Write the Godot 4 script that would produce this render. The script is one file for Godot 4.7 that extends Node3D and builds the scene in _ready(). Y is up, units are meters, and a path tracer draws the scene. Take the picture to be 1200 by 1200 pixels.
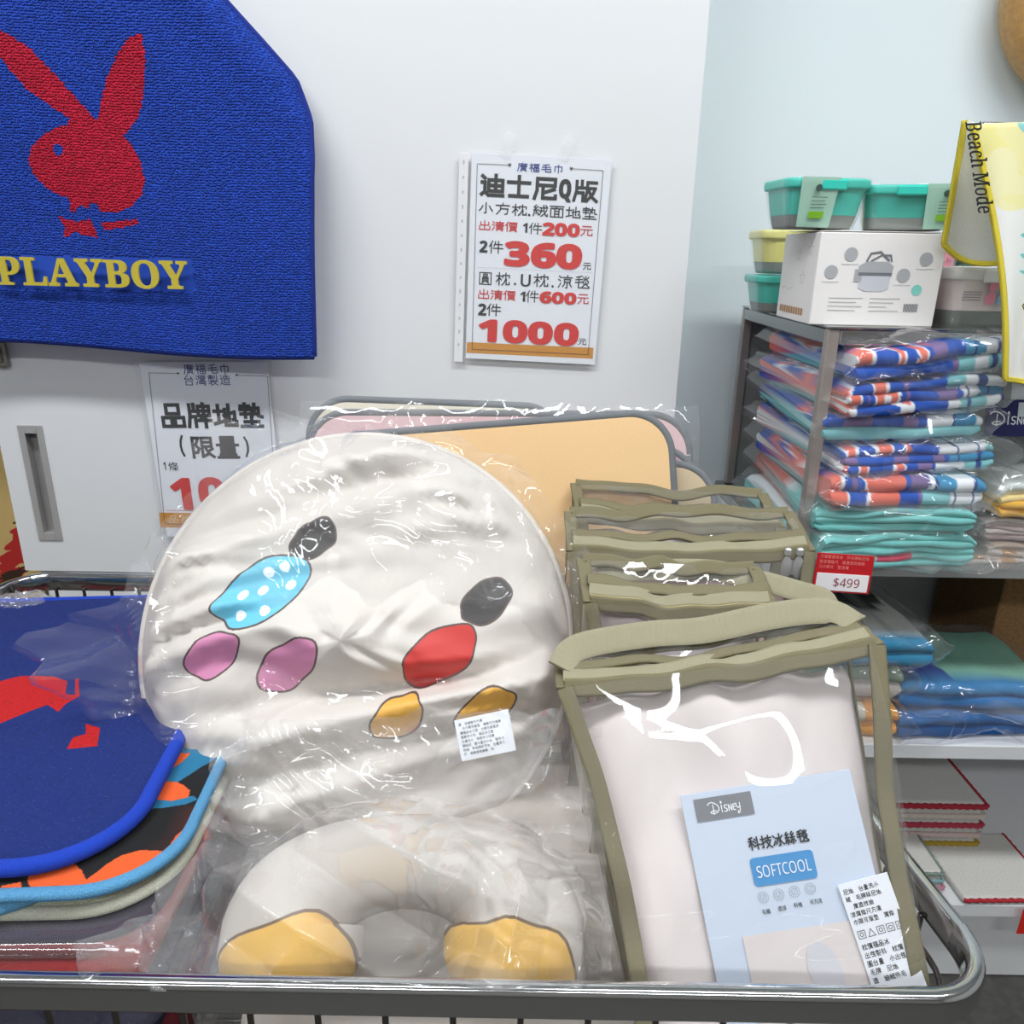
extends Node3D
# A shop corner: a wire bargain basket of cushions and bagged blankets before a white cabinet, a shelf of towels to its right.

var hills := FastNoiseLite.new()      # soft noise
var creases := FastNoiseLite.new()    # ridged noise for film and folds
var mats := {}

func _ready():
	hills.seed = 7; hills.noise_type = FastNoiseLite.TYPE_SIMPLEX_SMOOTH; hills.frequency = 1.0; hills.fractal_type = FastNoiseLite.FRACTAL_NONE
	creases.seed = 21; creases.noise_type = FastNoiseLite.TYPE_SIMPLEX_SMOOTH; creases.frequency = 1.0; creases.fractal_type = FastNoiseLite.FRACTAL_RIDGED; creases.fractal_octaves = 3
	make_camera()
	make_lights()
	make_materials()
	make_room()
	make_cabinet()
	make_shelf_unit()
	make_basket()
	make_left_stack()
	make_foam_mats()
	make_round_cushion()
	make_neck_pillow()
	make_zip_bags()
	make_hanging_mat()
	make_signs()
	make_rack_goods()
	make_lower_shelf_goods()
	make_small_things()

# ------------------------------------------------------------------ camera and light
func make_camera():
	var cam := Camera3D.new()
	cam.name = "camera"
	cam.fov = 67.3801
	cam.position = Vector3(0, 1.28, 0)
	cam.rotation_degrees = Vector3(-18.8, 0, 1.0)
	cam.near = 0.02
	add_child(cam)
	var env := Environment.new()
	env.background_mode = Environment.BG_COLOR
	env.background_color = Color(0, 0, 0)
	env.tonemap_mode = Environment.TONE_MAPPER_LINEAR
	env.tonemap_exposure = 1.0
	env.sdfgi_enabled = true
	env.ssao_enabled = true
	env.ssil_enabled = true
	var we := WorldEnvironment.new()
	we.name = "environment"
	we.environment = env
	add_child(we)

const CEIL := 2.62
func make_lights():
	# rows of twin-tube ceiling fittings; each one is a glowing cover and an area light of the same size below it
	for spot in [[-0.75, -0.3], [0.75, -0.3], [-0.75, 1.5], [0.75, 1.5]]:
		lamp(spot[0], spot[1])

func lamp(x, z):
	var t := thing("ceiling_light", "white ceiling fitting with a long glowing cover above the aisle", "ceiling light", Vector3(x, CEIL, z), "ceiling lights above the aisle")
	part("housing", bevel_box(Vector3(1.24, 0.05, 0.24), 0.006), plain(Color(0.92, 0.92, 0.92), 0.5), t, Vector3(0, -0.026, 0))
	var glow := StandardMaterial3D.new()
	glow.albedo_color = Color(1, 1, 1)
	glow.emission_enabled = true
	glow.emission = Color(0.975, 0.99, 1.0)
	glow.emission_energy_multiplier = 6.0
	part("glowing_cover", bevel_box(Vector3(1.2, 0.012, 0.2), 0.004), glow, t, Vector3(0, -0.057, 0))
	var a := AreaLight3D.new()
	a.name = "ceiling_light_beam"
	a.area_size = Vector2(1.2, 0.2)
	a.light_energy = LAMP
	a.light_color = Color(0.975, 0.99, 1.0)
	a.shadow_enabled = true
	a.area_range = 9.0
	a.area_attenuation = 2.0
	a.rotation_degrees = Vector3(-90, 0, 0)
	a.position = Vector3(0, -0.066, 0)
	t.add_child(a)

const LAMP := 1.72

# ------------------------------------------------------------------ naming
var used := {}
func numbered(n: String) -> String:
	used[n] = used.get(n, -1) + 1
	return n if used[n] == 0 else "%s_%03d" % [n, used[n]]

func thing(called: String, label: String, category: String, at := Vector3.ZERO, group := "", parent = null) -> Node3D:
	var o := Node3D.new()
	o.name = numbered(called)
	o.position = at
	add_child(o, true)
	o.set_meta("label", label)
	o.set_meta("category", category)
	if group != "":
		o.set_meta("group", group)
	return o

func part(called: String, mesh: Mesh, m: Material, parent: Node, at := Vector3.ZERO, label := "") -> MeshInstance3D:
	var o := MeshInstance3D.new()
	o.name = called
	o.mesh = mesh
	o.material_override = m
	o.position = at
	parent.add_child(o, true)
	if label != "":
		o.set_meta("label", label)
	return o

func struct(called: String, mesh: Mesh, m: Material, at := Vector3.ZERO) -> MeshInstance3D:
	var o := part(called, mesh, m, self, at)
	o.set_meta("kind", "structure")
	o.set_meta("label", called.replace("_", " ") + " of the shop")
	return o

# ------------------------------------------------------------------ mesh building
func build(v: PackedVector3Array, idx: PackedInt32Array, uv = null, col = null) -> ArrayMesh:
	var n := PackedVector3Array()
	n.resize(v.size())
	for k in range(0, idx.size(), 3):
		var a := idx[k]; var b := idx[k + 1]; var c := idx[k + 2]
		var f := (v[c] - v[a]).cross(v[b] - v[a])
		n[a] += f; n[b] += f; n[c] += f
	for k in n.size():
		n[k] = n[k].normalized() if n[k].length_squared() > 1e-24 else Vector3.UP
	var arr := []
	arr.resize(Mesh.ARRAY_MAX)
	arr[Mesh.ARRAY_VERTEX] = v
	arr[Mesh.ARRAY_NORMAL] = n
	arr[Mesh.ARRAY_INDEX] = idx
	if uv != null:
		arr[Mesh.ARRAY_TEX_UV] = uv
	if col != null:
		arr[Mesh.ARRAY_COLOR] = col
	var m := ArrayMesh.new()
	m.add_surface_from_arrays(Mesh.PRIMITIVE_TRIANGLES, arr)
	return m

# a grid over f(s, t), s and t from 0 to 1; colours from g(s, t) when given
func grid(ns: int, nt: int, f: Callable, g = null) -> ArrayMesh:
	var v := PackedVector3Array(); var uv := PackedVector2Array(); var idx := PackedInt32Array(); var col := PackedColorArray()
	for j in nt + 1:
		for i in ns + 1:
			var s := float(i) / ns; var t := float(j) / nt
			v.append(f.call(s, t)); uv.append(Vector2(s, t))
			if g != null:
				col.append((g as Callable).call(s, t))
	for j in nt:
		for i in ns:
			var a := j * (ns + 1) + i
			idx.append_array(PackedInt32Array([a, a + 1, a + ns + 1, a + 1, a + ns + 2, a + ns + 1]))
	return build(v, idx, uv, col if g != null else null)

# the same grid with a thickness: front at f, back th behind it
func slab_grid(ns: int, nt: int, f: Callable, th: float, g = null) -> ArrayMesh:
	var v := PackedVector3Array(); var uv := PackedVector2Array(); var idx := PackedInt32Array(); var col := PackedColorArray()
	var row := ns + 1
	for j in nt + 1:
		for i in row:
			var s := float(i) / ns; var t := float(j) / nt
			v.append(f.call(s, t)); uv.append(Vector2(s, t))
			if g != null:
				col.append((g as Callable).call(s, t))
	var count := v.size()
	for j in nt + 1:
		for i in row:
			var a := v[j * row + mini(i + 1, ns)] - v[j * row + maxi(i - 1, 0)]
			var b := v[mini(j + 1, nt) * row + i] - v[maxi(j - 1, 0) * row + i]
			v.append(v[j * row + i] - b.cross(a).normalized() * th)
			uv.append(uv[j * row + i])
			if g != null:
				col.append(col[j * row + i])
	for j in nt:
		for i in ns:
			var a := j * row + i
			idx.append_array(PackedInt32Array([a, a + 1, a + row, a + 1, a + row + 1, a + row]))
			a += count
			idx.append_array(PackedInt32Array([a, a + row, a + 1, a + 1, a + row, a + row + 1]))
	for i in ns:
		var a := i; var b := nt * row + i
		idx.append_array(PackedInt32Array([a, a + count, a + 1, a + 1, a + count, a + 1 + count, b, b + 1, b + count, b + 1, b + 1 + count, b + count]))
	for j in nt:
		var a := j * row; var b := j * row + ns
		idx.append_array(PackedInt32Array([a, a + row, a + count, a + row, a + row + count, a + count, b, b + count, b + row, b + row, b + count, b + row + count]))
	return build(v, idx, uv, col if g != null else null)

# rings of equal point counts joined into a skin
func loft(rings: Array, cap_first := true, cap_last := true, cols = null) -> ArrayMesh:
	var v := PackedVector3Array(); var idx := PackedInt32Array(); var uv := PackedVector2Array(); var col := PackedColorArray()
	var n: int = rings[0].size()
	for r in rings.size():
		var ring: PackedVector3Array = rings[r]
		for k in n:
			v.append(ring[k])
			uv.append(Vector2(float(k) / n, float(r) / (rings.size() - 1)))
			if cols != null:
				col.append(cols[r][k])
	for r in rings.size() - 1:
		for k in n:
			var a := r * n + k; var b := r * n + (k + 1) % n
			idx.append_array(PackedInt32Array([a, b, a + n, b, b + n, a + n]))
	for e in 2:
		if (e == 0 and not cap_first) or (e == 1 and not cap_last):
			continue
		var ring: PackedVector3Array = rings[0 if e == 0 else rings.size() - 1]
		var mid := Vector3.ZERO
		for p in ring:
			mid += p
		var c := v.size()
		v.append(mid / n); uv.append(Vector2(0.5, e))
		if cols != null:
			col.append(cols[0 if e == 0 else rings.size() - 1][0])
		var base := 0 if e == 0 else (rings.size() - 1) * n
		for k in n:
			var a := base + k; var b := base + (k + 1) % n
			idx.append_array(PackedInt32Array([a, c, b] if e == 0 else [a, b, c]))
	return build(v, idx, uv, col if cols != null else null)

func smooth_line(pts: Array, steps: int, closed := false) -> PackedVector3Array:
	var out := PackedVector3Array()
	var n := pts.size()
	var last := n if closed else n - 1
	for k in last:
		var a: Vector3 = pts[(k - 1 + n) % n] if closed else pts[maxi(k - 1, 0)]
		var b: Vector3 = pts[k]
		var c: Vector3 = pts[(k + 1) % n]
		var d: Vector3 = pts[(k + 2) % n] if closed else pts[mini(k + 2, n - 1)]
		for s in steps:
			out.append(b.cubic_interpolate(c, a, d, float(s) / steps))
	if not closed:
		out.append(pts[n - 1])
	return out

func tube(pts: PackedVector3Array, r: float, sides := 8, closed := false, squash := 1.0) -> ArrayMesh:
	var rings := []
	var n := pts.size()
	var up := Vector3.UP
	for k in n:
		var a := pts[(k - 1 + n) % n] if closed else pts[maxi(k - 1, 0)]
		var b := pts[(k + 1) % n] if closed else pts[mini(k + 1, n - 1)]
		var t := (b - a).normalized()
		if k == 0 and absf(t.dot(up)) > 0.9:
			up = Vector3.RIGHT
		up = (up - t * up.dot(t)).normalized()
		var side := t.cross(up)
		var ring := PackedVector3Array()
		for q in sides:
			var w := TAU * q / sides
			ring.append(pts[k] + (side * cos(w) + up * sin(w) * squash) * r)
		rings.append(ring)
	if closed:
		rings.append(rings[0])
	return loft(rings, not closed, not closed)

# a flat band swept along pts; facing[k] (or one vector) is the way its broad face looks
func band(pts: PackedVector3Array, facing, width: float, th: float, ribs := 0.0) -> ArrayMesh:
	var rings := []
	var n := pts.size()
	for k in n:
		var t := (pts[mini(k + 1, n - 1)] - pts[maxi(k - 1, 0)]).normalized()
		var f: Vector3 = facing[k] if facing is PackedVector3Array else facing
		var side := t.cross(f).normalized() * width * 0.5
		f = side.cross(t).normalized() * th * 0.5
		var bump := 1.0 + (ribs if k % 2 == 0 else 0.0)
		var ring := PackedVector3Array()
		for q in [[-1, 1], [-0.6, 1.0], [0.6, 1.0], [1, 1], [1, -1], [-1, -1]]:
			ring.append(pts[k] + side * q[0] + f * q[1] * (bump if absf(q[0]) < 1.0 else 1.0))
		rings.append(ring)
	return loft(rings)

func rounded_ring(w: float, d: float, r: float, n := 6) -> PackedVector2Array:
	var out := PackedVector2Array()
	r = minf(r, minf(w, d) * 0.5)
	for c in 4:
		var o := Vector2((w * 0.5 - r) * (1 if c in [0, 3] else -1), (d * 0.5 - r) * (1 if c < 2 else -1))
		for k in n + 1:
			var a := PI * 0.5 * (c + float(k) / n)
			out.append(o + Vector2(cos(a), sin(a)) * r)
	return out

# a flat rounded board: outline w x h in x and y, thickness t in z, softly rounded edge e
func pad_mesh(w: float, h: float, r: float, t: float, e: float, bulge := 0.0, noise_amp := 0.0) -> ArrayMesh:
	var rings := []
	var prof := [[-1.0, 0.5], [-1.0, 0.12], [-1.0, 0.0]]
	var list := []
	for k in 7:
		var a := -PI * 0.5 + PI * k / 6.0
		list.append([e * (1.0 - cos(a)), (t * 0.5 - e) * signf(sin(a)) * (1.0 if absf(sin(a)) > 0.01 else 0.0) + e * sin(a)])
	var seq := [[0.42, -t * 0.5], [0.2, -t * 0.5]]
	for item in seq:
		rings.append(pad_ring(w, h, r, minf(w, h) * item[0], item[1]))
	for item in list:
		rings.append(pad_ring(w, h, r, item[0], item[1]))
	for q in [0.05, 0.12, 0.2, 0.3, 0.42, 0.49]:
		var zz := t * 0.5 + bulge * (1.0 - pow(1.0 - q * 2.0, 2.0))
		var ring := pad_ring(w, h, r, minf(w, h) * q, zz)
		if noise_amp > 0.0:
			for k in ring.size():
				ring[k].z += noise_amp * hills.get_noise_3d(ring[k].x * 14.0, ring[k].y * 14.0, w * 91.0)
		rings.append(ring)
	return loft(rings)

func pad_ring(w: float, h: float, r: float, inset: float, z: float) -> PackedVector3Array:
	var out := PackedVector3Array()
	for p in rounded_ring(w - inset * 2.0, h - inset * 2.0, maxf(r - inset, minf(w, h) * 0.012), 8):
		out.append(Vector3(p.x, p.y, z))
	return out

func bevel_box(s: Vector3, b := 0.002) -> ArrayMesh:
	var v := PackedVector3Array(); var idx := PackedInt32Array()
	var h := s * 0.5
	b = minf(b, minf(h.x, minf(h.y, h.z)) * 0.9)
	var faces := []
	for ax in 3:
		for sg in [-1.0, 1.0]:
			var n := Vector3.ZERO; n[ax] = sg
			var u := Vector3.ZERO; u[(ax + 1) % 3] = 1.0
			var w := Vector3.ZERO; w[(ax + 2) % 3] = 1.0
			var q := []
			for c in [[-1, -1], [1, -1], [1, 1], [-1, 1]]:
				var p = n * h[ax] + u * c[0] * (h[(ax + 1) % 3] - b) + w * c[1] * (h[(ax + 2) % 3] - b)
				q.append(p)
			faces.append(q)
			quad(v, idx, q[0], q[1], q[2], q[3], n)
	# edges and corners
	for ax in 3:
		var i := (ax + 1) % 3; var j := (ax + 2) % 3
		for a in [-1.0, 1.0]:
			for c in [-1.0, 1.0]:
				var p0 := Vector3.ZERO; p0[i] = a * h[i]; p0[j] = c * (h[j] - b)
				var p1 := Vector3.ZERO; p1[i] = a * (h[i] - b); p1[j] = c * h[j]
				var l := Vector3.ZERO; l[ax] = h[ax] - b
				var n := Vector3.ZERO; n[i] = a; n[j] = c
				quad(v, idx, p0 - l, p0 + l, p1 + l, p1 - l, n)
	for a in [-1.0, 1.0]:
		for c in [-1.0, 1.0]:
			for e in [-1.0, 1.0]:
				var p := Vector3(a * h.x, c * (h.y - b), e * (h.z - b)); var q := Vector3(a * (h.x - b), c * h.y, e * (h.z - b)); var r := Vector3(a * (h.x - b), c * (h.y - b), e * h.z)
				var k := v.size()
				v.append_array(PackedVector3Array([p, q, r]))
				var out := (r - p).cross(q - p).dot(Vector3(a, c, e)) > 0.0
				idx.append_array(PackedInt32Array([k, k + 1, k + 2] if out else [k, k + 2, k + 1]))
	return build(v, idx)

func quad(v: PackedVector3Array, idx: PackedInt32Array, a: Vector3, b: Vector3, c: Vector3, d: Vector3, n: Vector3):
	var k := v.size()
	v.append_array(PackedVector3Array([a, b, c, d]))
	if (c - a).cross(b - a).dot(n) > 0.0:
		idx.append_array(PackedInt32Array([k, k + 1, k + 2, k, k + 2, k + 3]))
	else:
		idx.append_array(PackedInt32Array([k, k + 2, k + 1, k, k + 3, k + 2]))

func lathe(profile: Array, sides := 32) -> ArrayMesh:
	var rings := []
	for p in profile:
		var ring := PackedVector3Array()
		for k in sides:
			var a := TAU * k / sides
			ring.append(Vector3(cos(a) * p.x, p.y, sin(a) * p.x))
		rings.append(ring)
	return loft(rings)

# stiff film: straight creases in a few directions with flat facets between them
func crumple(x: float, y: float, seed_at: float, first := 0, last := 5) -> float:
	var h := 0.0
	for i in range(first, last):
		var f: float = [8.0, 13.0, 22.0, 37.0, 62.0][i]
		var a := i * 2.4 + seed_at * 1.7
		var p := (x * cos(a) + y * sin(a)) * f + hills.get_noise_2d(x * f * 0.25 + i * 9.0, y * f * 0.25 + seed_at) * 1.1
		var amp := maxf(0.0, hills.get_noise_2d(x * (3.0 + i) + i * 17.0 + seed_at * 3.0, y * (3.0 + i) - seed_at) + 0.25)
		h += absf(fposmod(p, 1.0) - 0.5) * 2.0 * amp / f
	return h

# ------------------------------------------------------------------ flat print
class Pen:
	var v := PackedVector3Array()
	var idx := PackedInt32Array()
	var lift := 0.0
	func poly(pts: PackedVector2Array, z := 0.0):
		lift = fmod(lift + 0.00003, 0.00024)      # strokes that cross lie on one another, not in one plane
		z += lift
		var tri := Geometry2D.triangulate_polygon(pts)
		var base := v.size()
		for p in pts:
			v.append(Vector3(p.x, p.y, z))
		for k in range(0, tri.size(), 3):
			var a := pts[tri[k]]; var b := pts[tri[k + 1]]; var c := pts[tri[k + 2]]
			if (b - a).cross(c - a) > 0.0:
				idx.append_array(PackedInt32Array([base + tri[k], base + tri[k + 2], base + tri[k + 1]]))
			else:
				idx.append_array(PackedInt32Array([base + tri[k], base + tri[k + 1], base + tri[k + 2]]))
	func rect(a: Vector2, b: Vector2, z := 0.0):
		poly(PackedVector2Array([a, Vector2(b.x, a.y), b, Vector2(a.x, b.y)]), z)
	func line(a: Vector2, b: Vector2, w: float, z := 0.0, grow := 0.5):
		var t := (b - a).normalized()
		if t == Vector2.ZERO:
			t = Vector2.RIGHT
		var s := t.orthogonal() * w * 0.5
		t *= w * grow
		poly(PackedVector2Array([a - t - s, b + t - s, b + t + s, a - t + s]), z)
	func path(pts: PackedVector2Array, w: float, z := 0.0):
		for k in pts.size() - 1:
			line(pts[k], pts[k + 1], w, z)
	func ring(c: Vector2, r: float, w: float, z := 0.0):
		for k in 16:
			line(c + Vector2.from_angle(TAU * k / 16) * r, c + Vector2.from_angle(TAU * (k + 1) / 16) * r, w, z, 0.1)
	func disc(c: Vector2, r: Vector2, z := 0.0, turn := 0.0):
		var p := PackedVector2Array()
		for k in 20:
			p.append(c + (Vector2.from_angle(TAU * k / 20) * r).rotated(turn))
		poly(p, z)
	# one character written with strokes on a ten by ten square, y down; top left at o, size s
	func glyph(strokes: String, o: Vector2, s: Vector2, w: float, z := 0.0):
		for st in strokes.split("|"):
			var num := st.split_floats(" ", false)
			var prev := Vector2.ZERO
			for k in range(0, num.size(), 2):
				var p := Vector2(o.x + num[k] * 0.1 * s.x, o.y - num[k + 1] * 0.1 * s.y)
				if k > 0:
					line(prev, p, w, z, 0.42)
				prev = p
	func mesh() -> ArrayMesh:
		var n := PackedVector3Array()
		n.resize(v.size())
		n.fill(Vector3(0, 0, 1))
		var arr := []
		arr.resize(Mesh.ARRAY_MAX)
		arr[Mesh.ARRAY_VERTEX] = v; arr[Mesh.ARRAY_NORMAL] = n; arr[Mesh.ARRAY_INDEX] = idx
		var m := ArrayMesh.new()
		m.add_surface_from_arrays(Mesh.PRIMITIVE_TRIANGLES, arr)
		return m

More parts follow.
